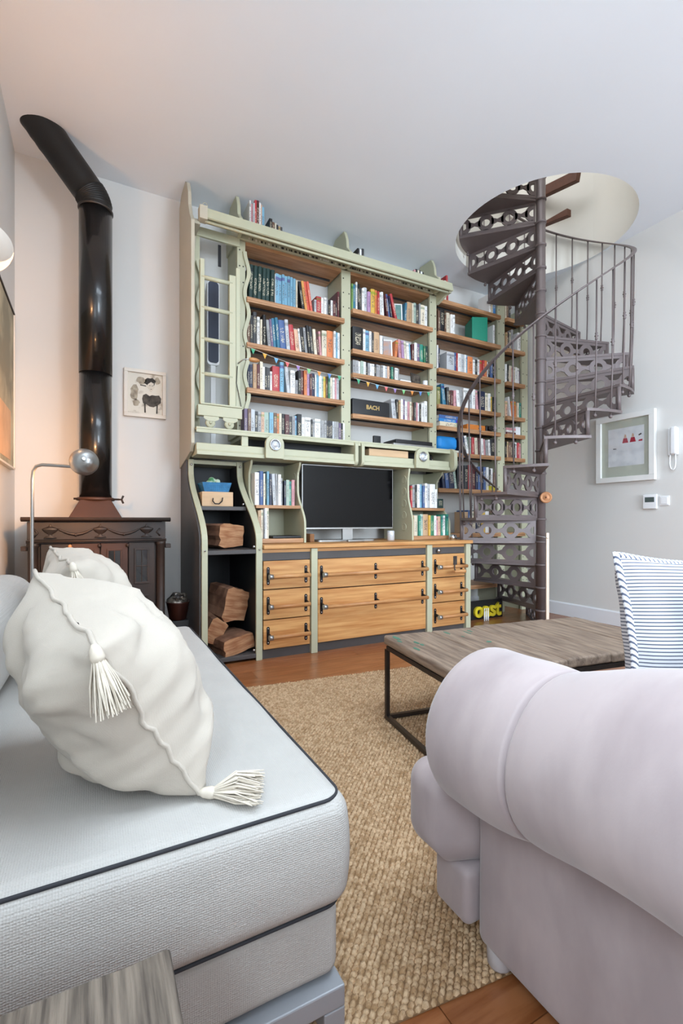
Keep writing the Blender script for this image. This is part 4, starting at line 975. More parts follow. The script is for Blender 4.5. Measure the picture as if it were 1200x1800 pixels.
# ================================================================== LEFT CORNER: STOVE
sv = thing('cast_iron_stove', 'brown black cast iron stove with glazed doors and garland frieze', 'stove', (.045, 3.68, 0))
SX0, SX1, SYF = -.355, .435, 3.40
part('body', MB().box(SX0 + .02, SX1 - .02, SYF + .02, 3.93, .32, 1.0), stovem, sv)
part('top_slab', MB().prism([(SYF - .04, 1.008), (SYF - .045, 1.018), (SYF - .03, 1.028), (3.96, 1.028), (3.96, 1.0), (SYF - .02, 1.0)], 'x', SX0 - .03, SX1 + .03), stovem, sv, bev=.002)
fz = part('frieze', MB().box(SX0, SX1, SYF - .004, SYF + .02, .888, .999), stovem, sv, bev=.002)
part('moulding', MB().box(SX0 - .004, SX1 + .004, SYF - .018, SYF + .02, .868, .886).tube([(SX0, SYF - .018, .877), (SX1, SYF - .018, .877)], .007, 8), stovem, sv)
for x in (SX0 + .12, .04, SX1 - .12):
    u = MB().lathe([(.036, .898), (.030, .905), (.010, .912), (.010, .920), (.030, .934), (.042, .948), (.044, .956), (.030, .962), (.014, .968), (.006, .975), (.006, .982), (.001, .984)], (0, 0, 0), 16)
    u.v = [(p[0] + x, p[1] * .35 + SYF - .004, p[2]) for p in u.v]; part('urn', u, stovem, fz)
for xa, xb in ((SX0 + .16, .0), (.08, SX1 - .16)):
    P = [(xa + (xb - xa) * i / 16, SYF - .008, .955 - .035 * math.sin(PI * i / 16)) for i in range(17)]
    g = MB().tube(P, [.004 + .004 * math.sin(PI * i / 16) + .0015 * (i % 2) for i in range(17)], 8); g.ball(((xa + xb) / 2, SYF - .01, .917), .010, 8)
    part('garland', g, stovem, fz)
for xa in (SX0 + .035, SX1 - .035):
    part('garland_end', MB().tube([(xa, SYF - .006, .955), (xa + (.02 if xa < 0 else -.02), SYF - .006, .93), (xa, SYF - .006, .905)], .006, 7), stovem, fz)
for x in (SX0 + .03, SX1 - .03):
    part('corner_column', MB().lathe([(.034, .33), (.034, .36), (.028, .37), (.028, .84), (.034, .85), (.034, .867)], (x, SYF + .008, 0), 16), stovem, sv)
dw = (SX1 - SX0 - .135) / 4
for i in range(4):
    xa = SX0 + .0675 + i * dw + .003; xb = xa + dw - .006
    mm = stovew if i in (1, 2) else stovem
    d = part('door', MB().box(xa, xb, SYF - .002, SYF + .018, .35, .862), mm, sv, bev=.002)
    xm = (xa + xb) / 2; hw = .034
    part('pane', MB().box(xm - hw, xm + hw, SYF - .0045, SYF - .0022, .60, .81), stoveg, d)
    wf = MB()
    for a, b, c, e in ((xm - hw - .012, xm + hw + .012, .81, .824), (xm - hw - .012, xm + hw + .012, .586, .60), (xm - hw - .012, xm - hw, .60, .81), (xm + hw, xm + hw + .012, .60, .81), (xm - .003, xm + .003, .60, .81), (xm - hw, xm + hw, .702, .708)):
        wf.box(a, b, SYF - .010, SYF - .002, c, e)
    part('window_frame', wf, mm, d, bev=.002)
    lp = MB()
    for a, b, c, e in ((xm - .045, xm + .045, .50, .512), (xm - .045, xm + .045, .435, .447), (xm - .045, xm - .034, .447, .50), (xm + .034, xm + .045, .447, .50)): lp.box(a, b, SYF - .010, SYF - .002, c, e)
    part('lower_panel', lp, mm, d, bev=.002)
    if i < 3: part('knob', MB().ball((xb - .002, SYF - .016, .845), .012, 8), tanm if i == 0 else stovem, d)
part('base_moulding', MB().box(SX0 - .01, SX1 + .01, SYF - .02, 3.94, .315, .345), stovem, sv, bev=.004)
for x in (SX0 - .035, SX1 + .003): part('side_lug', MB().box(x, x + .035, SYF + .02, SYF + .06, .82, .85), stovem, sv, bev=.003)
for x, y_ in ((SX0 + .05, SYF + .05), (SX1 - .05, SYF + .05), (SX0 + .05, 3.88), (SX1 - .05, 3.88)):
    part('leg', MB().lathe([(.03, 0), (.035, .02), (.02, .06), (.024, .2), (.04, .316)], (x, y_, 0), 12), stovem, sv)
part('flue_hood', MB().add([(-.145, 3.58, 1.028), (.175, 3.58, 1.028), (.175, 3.92, 1.028), (-.145, 3.92, 1.028), (-.08, 3.65, 1.15), (.11, 3.65, 1.15), (.11, 3.85, 1.15), (-.08, 3.85, 1.15)], [(0, 1, 5, 4), (1, 2, 6, 5), (2, 3, 7, 6), (3, 0, 4, 7), (4, 5, 6, 7), (0, 3, 2, 1)]), stovew, sv, bev=.004)
part('collar', MB().lathe([(.118, 1.148), (.122, 1.152), (.122, 1.166), (.112, 1.17)], (.015, 3.75, 0), 32), stovew, sv)
dk_ = part('damper_rod', MB().tube([(-.12, 3.70, 1.158), (.16, 3.70, 1.158)], .007, 8), stovem, sv)
part('damper_knob', MB().tube([(.16, 3.70, 1.158), (.178, 3.70, 1.158), (.19, 3.70, 1.185)], .007, 8).tube([(.178, 3.70, 1.158), (.19, 3.70, 1.13)], .007, 8), stovem, dk_)
fp = thing('flue_pipe', 'tall black stove pipe with ribbed elbow going into the ceiling', 'pipe', (.015, 3.75, 1.17))
PR = .105
part('lower_tube', MB().lathe([(PR - .002, 1.151), (PR - .002, 2.05)], (.015, 3.75, 0), 40), pipem, fp)
part('upper_tube', MB().lathe([(PR + .001, 2.04), (PR + .001, 3.20)], (.015, 3.75, 0), 40), pipem, fp)
part('joint_ring', MB().lathe([(PR + .002, 3.190), (PR + .008, 3.194), (PR + .008, 3.202), (PR + .002, 3.206)], (.015, 3.75, 0), 40), iron, fp)
path = []; rad = []
for i in range(30):
    s_ = i / 29; a_ = s_ * math.radians(38); Rb = .19
    path.append((.015 - Rb + Rb * math.cos(a_), 3.75, 3.20 + Rb * math.sin(a_))); rad.append(PR + (.006 if i % 3 == 1 and i > 4 else 0))
e0 = Vector(path[-1]); dr = Vector((-math.sin(math.radians(38)), 0, math.cos(math.radians(38))))
for i in range(1, 15): path.append(tuple(e0 + dr * .040 * i)); rad.append(PR + (.004 if i > 7 and i % 2 else .001))
part('elbow', MB().tube(path, rad, 36), pipem2, fp)
# ash bucket between stove and bookcase
ab = thing('ash_bucket', 'small dark copper bucket of crumpled foil between stove and log cabinet', 'bucket', (.535, 3.52, 0))
part('stand', MB().box(.47, .60, 3.46, 3.60, .0, .30), darkin, ab, bev=.004)
part('pail', MB().lathe([(.052, .301), (.058, .305), (.078, .42), (.082, .43), (.074, .43), (.055, .32)], (.535, 3.52, 0), 24), copperm, ab)
cf = MB().rbox(.475, .595, 3.46, 3.58, .38, .49, .05, 4, (6, 6, 5), fn=lambda p: p + Vector(mnoise.noise_vector(p * 28)) * .022); cf.sm = [False] * len(cf.f)
part('foil', cf, foilm, ab)

# small portrait by the stove: quick ink sketch
sp_ = thing('framed_sketch', 'small cream framed ink sketch of a seated figure beside the pipe', 'picture', (.37, YB - .002, 1.83))
fx0, fx1, fz0, fz1 = .212, .525, 1.835, 2.215
for a, b, c, d in ((fx0, fx1, fz0, fz0 + .028), (fx0, fx1, fz1 - .028, fz1), (fx0, fx0 + .028, fz0 + .028, fz1 - .028), (fx1 - .028, fx1, fz0 + .028, fz1 - .028)):
    part('frame_side', MB().box(a, b, YB - .03, YB - .002, c, d), framec, sp_, bev=.003)
pp = part('paper', MB().box(fx0 + .028, fx1 - .028, YB - .012, YB - .003, fz0 + .028, fz1 - .028), M('sketch_paper', '#dcd4c6', .9, hex2='#a89a88', scale=13, thr=(.33, .47)), sp_)
def ink(pts, m, nm='ink_shape'): part(nm, MB().prism(pts, 'y', YB - .0135, YB - .0121), m, pp)
inkg = M('ink_wash', '#5f5850', .9, hex2='#34302d', scale=24)
def blob(cx, cz, rx, rz, n=16, sd=0):
    r_ = random.Random(sd); return [(cx + rx * math.cos(2 * PI * i / n) * r_.uniform(.72, 1.2), cz + rz * math.sin(2 * PI * i / n) * r_.uniform(.8, 1.15)) for i in range(n)]
ink(blob(.405, 2.125, .045, .036, sd=1), inkg, 'hair'); part('face', MB().prism(blob(.412, 2.088, .026, .038, sd=2), 'y', YB - .0150, YB - .0136), M('face_paper', '#d8cdbd', .9), pp)
for bx_, bz_, rx_, rz_, sd_ in ((.29, 2.03, .03, .07, 21), (.34, 2.13, .035, .03, 22), (.30, 1.95, .025, .03, 23), (.46, 2.14, .02, .03, 24)): ink(blob(bx_, bz_, rx_, rz_, sd=sd_), M('wash_%d' % sd_, '#b5a894', .9, hex2='#8f8272', scale=30), 'wash')
part('eye', MB().box(.398, .407, YB - .0158, YB - .0151, 2.094, 2.098).box(.417, .426, YB - .0158, YB - .0151, 2.094, 2.098).box(.407, .417, YB - .0158, YB - .0151, 2.066, 2.070), inkp, pp, kind='stuff')
ink([(.345, 1.985), (.352, 2.015), (.375, 2.028), (.40, 2.012), (.42, 2.022), (.445, 2.02), (.472, 2.025), (.488, 2.0), (.486, 1.965), (.468, 1.95), (.455, 1.94), (.43, 1.925), (.40, 1.928), (.375, 1.945), (.352, 1.95)], inkg, 'dress')
ink([(.358, 1.95), (.372, 1.95), (.372, 1.875), (.362, 1.875)], inkg, 'arm'); ink([(.452, 1.95), (.464, 1.95), (.46, 1.875), (.45, 1.875)], inkg, 'arm')
ink([(.33, 2.09), (.375, 2.085), (.375, 2.093), (.33, 2.098)], inkg, 'hat_brim')
# large painting on the left wall and wall light
lp_ = thing('left_wall_painting', 'tall pale oil painting on the left wall above the lamp', 'painting', (XL + .002, 3.35, 1.36))
part('canvas', MB().box(XL + .003, XL + .022, 2.86, 3.85, 1.365, 2.40), wallmuted, lp_)
part('orange_area', MB().box(XL + .0222, XL + .0232, 2.90, 3.72, 1.40, 1.72), orangepaint, lp_)
part('frame_bottom', MB().box(XL + .002, XL + .03, 2.85, 3.86, 1.352, 1.364), framec, lp_)
part('frame_side', MB().box(XL + .002, XL + .03, 3.851, 3.86, 1.352, 2.41), framec, lp_)
part('frame_top', MB().box(XL + .002, XL + .03, 2.85, 3.86, 2.401, 2.411), blackp, lp_)
wl = thing('wall_light', 'white glass bowl shaped wall light above the painting', 'wall light', (XL + .002, 2.82, 2.24))
sh = MB(); vs = []; n, K = 24, 8; WY = 2.80
for i in range(K + 1):
    s_ = i / K; rx = .145 * math.sin(PI / 2 * s_) + .002; ry = .23 * math.sin(PI / 2 * s_) + .002; z_ = 2.235 + .125 * (1 - math.cos(PI / 2 * s_))
    for k in range(n + 1):
        a_ = -PI / 2 + PI * k / n; vs.append((XL + .004 + rx * math.cos(a_), WY + ry * math.sin(a_), z_))
sh.add(vs, [(i * (n + 1) + k, i * (n + 1) + k + 1, (i + 1) * (n + 1) + k + 1, (i + 1) * (n + 1) + k) for i in range(K) for k in range(n)], 0, True)
opal = bpy.data.materials.new('opal_glass'); opal.use_nodes = True; nt = opal.node_tree
pb = nt.nodes['Principled BSDF']; pb.inputs['Base Color'].default_value = lin('#f2f0ea'); pb.inputs['Roughness'].default_value = .4
pb.inputs['Emission Color'].default_value = lin('#fff2e2'); pb.inputs['Emission Strength'].default_value = .25
tr = nt.nodes.new('ShaderNodeBsdfTransparent'); mxs = nt.nodes.new('ShaderNodeMixShader'); mxs.inputs[0].default_value = .6
nt.links.new(tr.outputs[0], mxs.inputs[1]); nt.links.new(pb.outputs[0], mxs.inputs[2]); nt.links.new(mxs.outputs[0], nt.nodes['Material Output'].inputs[0])
part('bowl', sh, opal, wl)
part('back_plate', MB().box(XL + .002, XL + .012, WY - .2, WY + .2, 2.25, 2.33), whitepl, wl)
ul = bpy.data.lights.new('wall_light_bulb', 'POINT'); ul.energy = 14; ul.color = (1.0, .52, .25); ul.shadow_soft_size = .05
uo = bpy.data.objects.new('wall_light_bulb', ul); COL.objects.link(uo); uo.location = (XL + .085, WY, 2.33)

# reading lamp with its warm light on the corner walls
rl = thing('reading_lamp', 'silver reading lamp with round head turned to the corner wall', 'floor lamp', (-.262, 2.71, 0))
hx, hy, hz = -.035, 2.60, 1.289
part('base', MB().lathe([(.12, 0), (.12, .012), (.11, .018), (.01, .022)], (-.262, 2.71, 0), 32), silver, rl)
pp_ = [(-.262, 2.71, .02), (-.262, 2.71, .6), (-.262, 2.71, 1.20), (-.258, 2.708, 1.245), (-.245, 2.70, 1.268), (-.22, 2.69, 1.276), (-.15, 2.65, 1.272), (-.10, 2.63, 1.268), (-.06, 2.60, 1.282), (-.04, 2.545, 1.300)]
part('pole', MB().tube(pp_, .008, 10), silver, rl)
# dome: open side faces the back wall
dm = MB().lathe([(.001, -.058), (.022, -.057), (.026, -.048), (.050, -.040), (.066, -.020), (.073, .004), (.073, .030), (.069, .034), (.066, .028), (.066, .004), (.045, -.030), (.001, -.036)], (0, 0, 0), 32, 'y')
head = part('shade', dm, silver, rl, local=True)
head.scale = (.88, .88, .88); head.location = (hx + .262, hy - 2.71, hz); head.rotation_euler = (.15, 0, .35)
bulb = part('bulb', MB().ball((0, .0, 0), .022, 10), None, rl, local=True)
bm2 = bpy.data.materials.new('warm_bulb'); bm2.use_nodes = True
em = bm2.node_tree.nodes['Principled BSDF']; em.inputs['Emission Color'].default_value = lin('#ffbf7a'); em.inputs['Emission Strength'].default_value = 30
bulb.data.materials.clear(); bulb.data.materials.append(bm2); bulb.location = head.location
sl = bpy.data.lights.new('lamp_light', 'SPOT'); sl.energy = 50; sl.color = (1.0, .50, .20); sl.spot_size = 2.3; sl.spot_blend = .9; sl.shadow_soft_size = .04
so = bpy.data.objects.new('lamp_light', sl); COL.objects.link(so); so.location = (hx - .012, hy + .03, hz); so.rotation_euler = (PI / 2 - .08, 0, .62)

# ================================================================== DAYBED
db = thing('daybed', 'light grey upholstered daybed with dark piping along the left wall', 'daybed', (0, 1.6, 0))
def soft(p, amp=.006, f=5.0): return p + Vector((0, 0, 1)) * mnoise.noise(p * f) * amp
MX0, MX1, MY0, MY1 = -.485, .437, .79, 2.46
def mat_fn(p):
    q = soft(p, .004, 4)
    # the sides swell a little
    s_ = 1 - ((p.z - .37) / .11) ** 2; s_ = max(0, s_)
    if p.x > .3: q.x += .010 * s_ * sstep(.30, .43, p.x)
    if p.y < .9: q.y -= .010 * s_ * sstep(.9, .80, p.y)
    return q
ms = part('mattress', MB().rbox(MX0, MX1, MY0, MY1, .262, .480, .040, 5, (12, 20, 5), fn=mat_fn), daybedm, db)
def loop(x0, x1, y0, y1, r, z, n=7):
    P = []
    for cx, cy, a0 in ((x1 - r, y1 - r, 0), (x0 + r, y1 - r, PI / 2), (x0 + r, y0 + r, PI), (x1 - r, y0 + r, 1.5 * PI)):
        P += [(cx + r * math.cos(a0 + PI / 2 * i / n), cy + r * math.sin(a0 + PI / 2 * i / n), z) for i in range(n + 1)]
    return P
part('piping', MB().tube(loop(MX0 + .010, MX1 - .010, MY0 + .010, MY1 - .010, .040, .4705), .0034, 8, closed=True), pipingm, ms)
part('piping', MB().tube(loop(MX0 + .008, MX1 - .008, MY0 + .008, MY1 - .008, .040, .270), .0030, 8, closed=True), pipingm, ms)
part('base', MB().rbox(MX0 + .01, MX1 - .004, MY0 + .03, MY1 - .03, .105, .256, .03, 4, (8, 10, 3), fn=lambda p: soft(p, .004)), daybedm, db)
fm = MB(); fx0, fx1, fy0, fy1 = MX0 + .01, MX1 - .005, MY0 + .012, MY1 - .04
part('frame_rail', MB().box(fx0, fx1, fy0, fy0 + .045, .062, .103), metalg, db, bev=.003)
part('frame_rail', MB().box(fx0, fx1, fy1 - .045, fy1, .062, .103), metalg, db, bev=.003)
for x in (fx0, fx1 - .045): part('frame_rail', MB().box(x, x + .045, fy0 + .045, fy1 - .045, .062, .103), metalg, db, bev=.003)
for x in (fx0, fx1 - .045):
    for y_ in (fy0, fy1 - .045): part('leg', MB().box(x, x + .045, y_, y_ + .045, .0148 if x > 0 else .0, .062), metalg, db, bev=.003)
part('back_cushion', MB().rbox(-.488, -.215, .82, 2.40, .482, .79, .10, 6, (4, 12, 4), fn=lambda p: soft(p, .012, 3)), daybedm, db)

# pillows: four corners, swelling along the normal, wrinkles and a corded seam
def tassel(t, top, direction, length, seed, lay=False):
    rnd = random.Random(seed); d = Vector(direction).normalized(); top = Vector(top)
    side = d.cross(Vector((0, 0, 1)) if abs(d.z) < .9 else Vector((0, 1, 0))).normalized(); oth = d.cross(side)
    hd = MB().tube([top - d * .004, top + d * .004, top + d * .018, top + d * .026], [.004, .009, .0115, .010], 10)
    tz = part('tassel', hd, tasselm, t, local=True)
    st = MB()
    for i in range(190 if lay else 120):
        a_ = rnd.uniform(0, 2 * PI); sp2 = math.sqrt(rnd.random()); L_ = length * rnd.uniform(.82, 1.05)
        off = (side * math.cos(a_) + oth * math.sin(a_)) * sp2
        b0 = top + d * .022 + off * .008; q_ = 1.75 if lay else 1.0; b1 = top + d * (.022 + L_ * .5) + off * .021 * q_; b2 = top + d * (.022 + L_) + off * .031 * q_ + side * rnd.uniform(-.004, .004)
        if lay: b1.z = max(b1.z, lay + .004); b2.z = max(b2.z * .4 + lay * .6, lay + .003) + rnd.uniform(0, .012)
        st.tube([b0, b1, b2], [.0017, .0017, .0012], 4, cap=False)
    part('strands', st, tasselm, tz, local=True, kind='stuff')
def pillow(name, label, T1, T2, B2, thick, base_z, seed, tassels=True):
    T1, T2, B2 = Vector(T1), Vector(T2), Vector(B2); B1 = T1 + (B2 - T2)
    c = (T1 + T2 + B1 + B2) / 4; org = Vector((c.x, c.y, base_z))
    t = thing(name, label, 'pillow', org, group='white linen pillows on the daybed')
    nrm = (T1 - T2).cross(B2 - T2).normalized()
    if nrm.x < 0: nrm = -nrm
    n = 44; grid = {}
    m = MB(); sd = Vector((seed * 3.1, seed * 1.7, 0))
    def pos(u, v, sgn):
        cu, cv = 2 * u - 1, 2 * v - 1
        # edges curve inwards between the corners
        pu = cu * (1 - .07 * (1 - cv * cv)); pv = cv * (1 - .07 * (1 - cu * cu))
        uu, vv = (pu + 1) / 2, (pv + 1) / 2
        p = (T2 * (1 - uu) + T1 * uu) * (1 - vv) + (B2 * (1 - uu) + B1 * uu) * vv
        e = max(0, (1 - abs(cu) ** 2.4) * (1 - abs(cv) ** 2.4)); th_ = thick / 2 * e ** .52
        wr = mnoise.noise(Vector((u * 3.2, v * 3.2, sgn * .7)) + sd) * .022 * e ** .4 + (.5 - abs(mnoise.noise(Vector((u * 5.5, v * 8, sgn)) + sd))) * .018
        # folds running in from the seam
        wr += .017 * math.sin((u * 2.4 + v * 3.7) * 4.2 + mnoise.noise(Vector((u * 4, v * 4, 2)) + sd) * 3) * (1 - e) * e * 3
        return p + nrm * (sgn * th_ + wr) + Vector((0, 0, 0))
    vs = []; F = []
    for sgn in (1, -1):
        o = len(vs)
        for i in range(n + 1):
            for j in range(n + 1):
                p = pos(i / n, j / n, sgn)
                p.z = max(p.z, base_z + .002 + .004 * (1 + mnoise.noise(p * 20)))
                vs.append(p - org)
        for i in range(n):
            for j in range(n):
                q = [o + i * (n + 1) + j, o + (i + 1) * (n + 1) + j, o + (i + 1) * (n + 1) + j + 1, o + i * (n + 1) + j + 1]
                F.append(q if sgn > 0 else q[::-1])
    m.add(vs, F, 0, True); cov = part('cover', m, linen, t, local=True)
    P = []
    K = 26
    for side in range(4):
        for i in range(K):
            s_ = i / K; u, v = ((s_, 0), (1, s_), (1 - s_, 1), (0, 1 - s_))[side]
            p = (pos(u, v, 1) + pos(u, v, -1)) / 2
            w_ = mnoise.noise(Vector((side * 5 + s_ * 5, seed, 0))) * .010
            p = p + nrm * w_; p.z = max(p.z, base_z + .006); P.append(p - org)
    part('corded_seam', MB().tube(P, .0046, 8, closed=True), linen, cov, local=True)
    if tassels:
        tassel(t, T2 - org + nrm * .004, (.25, -.18, -1), .085, seed)
        tassel(t, Vector((B2.x, B2.y, base_z + .012)) - org, (.9, -.30, -.10), .088, seed + 5, lay=.001)
    return t
pillow('linen_pillow', 'large white linen pillow with two tassels in the foreground of the daybed', (-.125, 1.275, .885), (-.002, .842, .800), (.178, .898, .478), .30, .482, 1)
pillow('linen_pillow', 'white linen pillow half hidden behind the large one on the daybed', (-.145, 2.03, .905), (-.060, 1.62, .872), (.125, 1.66, .545), .25, .482, 2)

# ================================================================== SIDE TABLE in the corner
stl = thing('driftwood_stool', 'rough grey driftwood stool in the lower left corner', 'stool', (-.17, .40, 0))
for i, (a, b) in enumerate(((-.43, -.29), (-.288, -.10), (-.098, .088))):
    part('board', MB().rbox(a, b, .16, .642, .405, .45, .006, 2, (4, 10, 1), fn=lambda p: p + Vector((0, mnoise.noise(Vector((p.x * 40, 0, 0))) * .004, mnoise.noise(Vector((p.x * 55, p.y * 6, 0))) * .0022))), stoolm, stl)
for x in (-.40, .03):
    for y_ in (.19, .58): part('leg', MB().box(x, x + .045, y_, y_ + .045, 0, .404), stoolm, stl, bev=.004)

# ================================================================== COFFEE TABLE
ct = thing('coffee_table', 'low iron framed coffee table with weathered plank top', 'coffee table', (1.29, 1.99, .0148), rz=math.radians(-8))
H_ = .414
def brd(x0, x1, y0, y1, z0, z1, sd):
    return MB().rbox(x0, x1, y0, y1, z0, z1, .012, 3, (4, 8, 1), fn=lambda p: p + Vector((mnoise.noise(Vector((p.y * 12, sd, 0))) * .003, mnoise.noise(Vector((p.x * 25, sd, 3))) * .006, mnoise.noise(Vector((p.x * 18, p.y * 3, sd))) * .002)))
for i, (a, b, ya, yb_) in enumerate(((0, .27, -.64, 0), (.273, .545, -.645, .005), (.552, .80, -.63, .035), (.803, 1.04, -.63, .038), (1.043, 1.28, -.63, .03))):
    pk_ = part('plank', brd(a, b, ya, yb_, H_ - .045, H_, i), plankm, ct, local=True)
    if i < 2:
        for q_ in range(5): part('paint_patch', MB().prism(blob(a + rr.uniform(.02, .10 if i == 0 else .2), rr.uniform(-.30, -.06), rr.uniform(.006, .014), rr.uniform(.012, .04), 18, i * 7 + q_), 'z', H_ - .004, H_ + .0009), greenp, pk_, local=True)
fb = MB()
for y_ in (-.02, -.62):
    for x in (.012, 1.258): part('leg', MB().box(x - .010, x + .010, y_ - .010, y_ + .010, 0, H_ - .066), iron, ct, local=True)
for z_ in (.010, H_ - .056):
    for y_ in (-.02, -.62): part('rail', MB().box(.023, 1.247, y_ - .010, y_ + .010, z_ - .010, z_ + .010), iron, ct, local=True)
    for x in (.012, 1.258): part('rail', MB().box(x - .010, x + .010, -.61, -.03, z_ - .010, z_ + .010), iron, ct, local=True)

# ================================================================== SOFA
sf = thing('velvet_sofa', 'pale lilac velvet sofa with rolled arm seen from behind', 'sofa', (1.6, .45, 0))
def arm_roll(xc, mir=1):
    m = MB(); n = 48
    Y1, Y0 = .845, -.25
    ys = sorted(set([round(Y1 - .075 * (i / 14) ** 2, 4) for i in range(15)] + [round(Y1 - .075 - (Y1 - .075 - Y0) * i / 50, 4) for i in range(51)] + [round(.585 + .0025 * i, 4) for i in range(-8, 9)]), reverse=True)
    K = len(ys) - 1
    vs = []
    for i in range(K + 1):
        y_ = ys[i]
        d = Y1 - y_
        r_ = .168 + .012 * sstep(.30, .60, d); zc_ = .548 + .062 * sstep(.12, .55, d)
        cap = min(1, d / .075); r_ *= math.sqrt(max(0, 1 - (1 - cap) ** 2)) if cap < 1 else 1
        crease = .011 * math.exp(-((y_ - .585) / .0045) ** 2) + .005 * math.exp(-((y_ - .585) / .03) ** 2); r_ -= crease
        dip = .010 * math.exp(-((y_ - .56) / .07) ** 2)
        for k in range(n):
            a_ = 2 * PI * k / n; ca, sa = math.cos(a_), math.sin(a_)
            rr_ = r_ * (1 + .05 * max(0, -sa) * max(0, -ca)) + mnoise.noise(Vector((ca * 1.2, sa * 1.2, y_ * 3))) * .005
            vs.append((xc + mir * rr_ * ca * 1.02, y_, zc_ + rr_ * sa - dip * max(0, sa)))
    F = [(i * n + k, (i + 1) * n + k, (i + 1) * n + (k + 1) % n, i * n + (k + 1) % n) for i in range(K) for k in range(n)]
    if mir > 0: F = [f[::-1] for f in F]
    m.add(vs, F, 0, True); m.f.append([K * n + k for k in range(n)]); m.mi.append(0); m.sm.append(True)
    return m
part('arm_roll', arm_roll(.785), velvet, sf)
part('arm_roll', arm_roll(2.52, -1), velvet, sf)
part('arm_panel', MB().rbox(.765, .93, -.22, .80, .052, .52, .025, 4, (2, 6, 4), fn=lambda p: p + Vector((1, 0, 0)) * mnoise.noise(p * 5) * .005), velvet, sf)
part('arm_panel', MB().rbox(2.37, 2.535, -.22, .80, .052, .52, .025, 4, (2, 6, 4)), velvet, sf)
part('base', MB().rbox(.745, 2.555, .804, .922, .075, .205, .02, 3, (6, 2, 2)), velvet, sf)
part('base_box', MB().box(.94, 2.36, -.20, .803, .075, .205), velvet, sf)
for i, (a, b) in enumerate(((.695, 1.64), (1.645, 2.60))):
    sc_ = MB().rbox(a, b, .20, .985, .208, .412, .055, 5, (8, 8, 3), fn=lambda p: p + Vector((0, 0, 1)) * mnoise.noise(p * 4) * .006)
    # T shape: the cushion is narrow between the arms and wide before them
    sc_.v = [((max(p[0], .955 + (p[0] - .695) * .02) if p[1] < .83 and i == 0 else (min(p[0], 2.36 + (p[0] - 2.36) * .02) if p[1] < .83 and i == 1 else p[0])), p[1], p[2]) for p in sc_.v]
    part('seat_cushion', sc_, velvet, sf)
part('back', MB().rbox(.94, 2.37, -.25, .12, .10, .80, .10, 6, (6, 3, 4)), velvet, sf)
for i, (a, b) in enumerate(((.96, 1.65), (1.66, 2.35))):
    part('back_cushion', MB().rbox(a, b, .10, .36, .41, .76, .09, 5, (6, 4, 5), fn=lambda p: p + Vector((0, 1, 0)) * mnoise.noise(p * 4) * .015), velvet, sf)
for x in (.80, 2.50):
    for y_ in (.76, -.12): part('leg', MB().lathe([(.024, .0148), (.027, .02), (.030, .10)], (x, y_, 0), 14), M('leg_linen%d%d' % (x * 10, y_ * 10 + 5), '#b9b4b4', .6), sf)

# striped cushion and a plain one on the sofa
def cushion(name, label, c, w_, h_, thick, rot, mats, seed):
    t = thing(name, label, 'cushion', c, rot=rot)
    n = 30; vs = []; F = []; m = MB(); sd = Vector((seed * 2.3, 0, seed))
    def pos(u, v, s_):
        cu, cv = 2 * u - 1, 2 * v - 1
        pu = cu * (1 - .10 * (1 - cv * cv)); pv = cv * (1 - .08 * (1 - cu * cu))
        e = max(0, (1 - abs(cu) ** 2.6) * (1 - abs(cv) ** 2.6))
        return Vector((pu * w_ / 2, s_ * thick / 2 * e ** .5 + mnoise.noise(Vector((u * 4, v * 4, s_)) + sd) * .012, h_ / 2 + pv * h_ / 2))
    for s_ in (1, -1):
        o = len(vs)
        for i in range(n + 1):
            for j in range(n + 1): vs.append(pos(i / n, j / n, s_))
        for i in range(n):
            for j in range(n):
                q = [o + i * (n + 1) + j, o + (i + 1) * (n + 1) + j, o + (i + 1) * (n + 1) + j + 1, o + i * (n + 1) + j + 1]; F.append(q[::-1] if s_ > 0 else q)
    m.add(vs, F, 0, True); cv_ = part('cover', m, mats[0], t, local=True)
    P = []
    for side in range(4):
        for i in range(20):
            s2 = i / 20; u, v = ((s2, 0), (1, s2), (1 - s2, 1), (0, 1 - s2))[side]; P.append((pos(u, v, 1) + pos(u, v, -1)) / 2)
    part('piping', MB().tube(P, .010, 8, closed=True), mats[1], cv_, local=True)
    return t
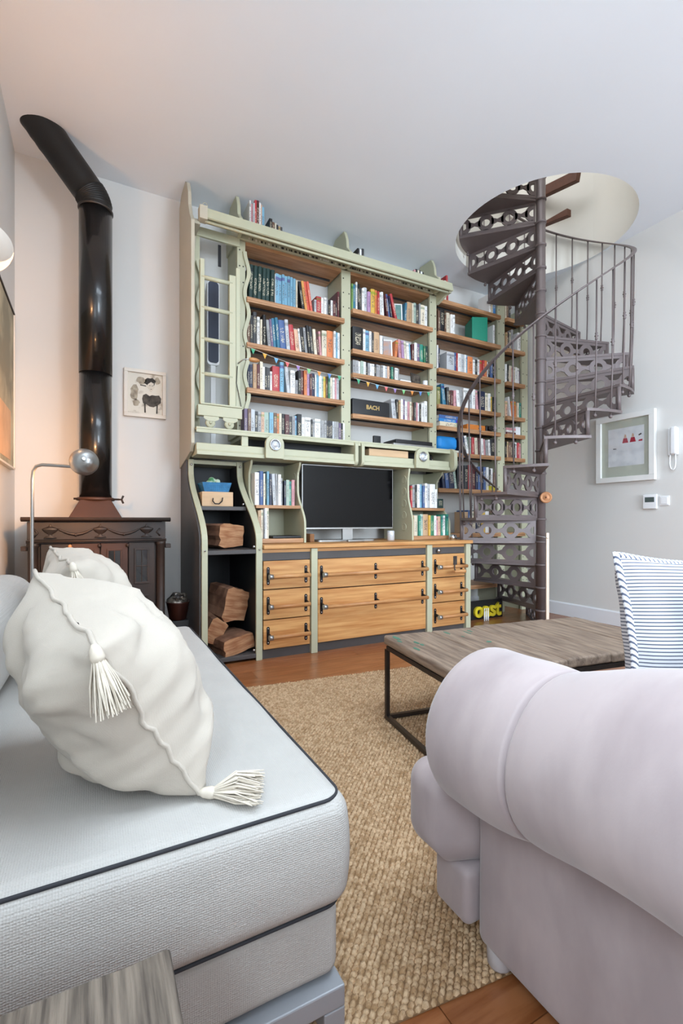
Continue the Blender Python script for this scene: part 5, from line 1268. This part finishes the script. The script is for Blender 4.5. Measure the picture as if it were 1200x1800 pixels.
cushion('striped_cushion', 'blue and white ticking striped cushion on the velvet sofa', (1.52, .70, .43), .54, .47, .19, (-.16, .06, -.10), [tick, tickp], 1)
cushion('plain_cushion', 'pale grey cushion behind the striped one on the velvet sofa', (1.63, .49, .425), .52, .48, .13, (-.20, 0, .05), [M('pale_cushion', '#c9cbd2', .95, var=.03, weave=500, bump=.2), velvet], 2)

# ================================================================== JUTE RUG
rg = thing('jute_rug', 'natural woven jute rug under the coffee table and sofa', 'rug', (.30, .80, 0), rz=math.radians(-6.5))
RW, RL = 2.25, 1.99
part('backing', MB().box(0, RW, 0, RL, .001, .005), jute2, rg, local=True)
kv = []; kf = []; rr = random.Random(9)
pu_, pv_ = .0185, .0115
nu, nv = int(RW / pu_), int(RL / pv_)
hexa = [(math.cos(PI / 3 * i), math.sin(PI / 3 * i)) for i in range(6)]
for j in range(nv):
    ed = mnoise.noise(Vector((j * .15, 3, 0))) * .006
    for i in range(nu):
        cx = (i + .5 + (.5 if j % 2 else 0)) * pu_ + rr.uniform(-.0012, .0012) + ed; cy = (j + .5) * pv_ + rr.uniform(-.0012, .0012) + mnoise.noise(Vector((i * .11, 7, 0))) * .010 * (1 if j < 3 else .4)
        ru, rv_ = pu_ * rr.uniform(.50, .64), pv_ * rr.uniform(.52, .70); an = rr.uniform(.15, .95); ca, sa = math.cos(an), math.sin(an); z1 = .009 + rr.uniform(0, .005)
        o = len(kv)
        for k in range(6):
            x_, y_ = hexa[k][0] * ru, hexa[k][1] * rv_; kv.append((cx + x_ * ca - y_ * sa, cy + x_ * sa + y_ * ca, .0045))
        for k in range(6):
            x_, y_ = hexa[k][0] * ru * .62, hexa[k][1] * rv_ * .62; kv.append((cx + x_ * ca - y_ * sa, cy + x_ * sa + y_ * ca, z1))
        for k in range(6):
            l = (k + 1) % 6; kf.append((o + k, o + l, o + 6 + l, o + 6 + k))
        kf.append(tuple(o + 6 + k for k in range(6)))
km = MB(); km.v = kv; km.f = kf; km.mi = [0] * len(kf); km.sm = [True] * len(kf)
part('weave', km, jute, rg, local=True, kind='stuff')
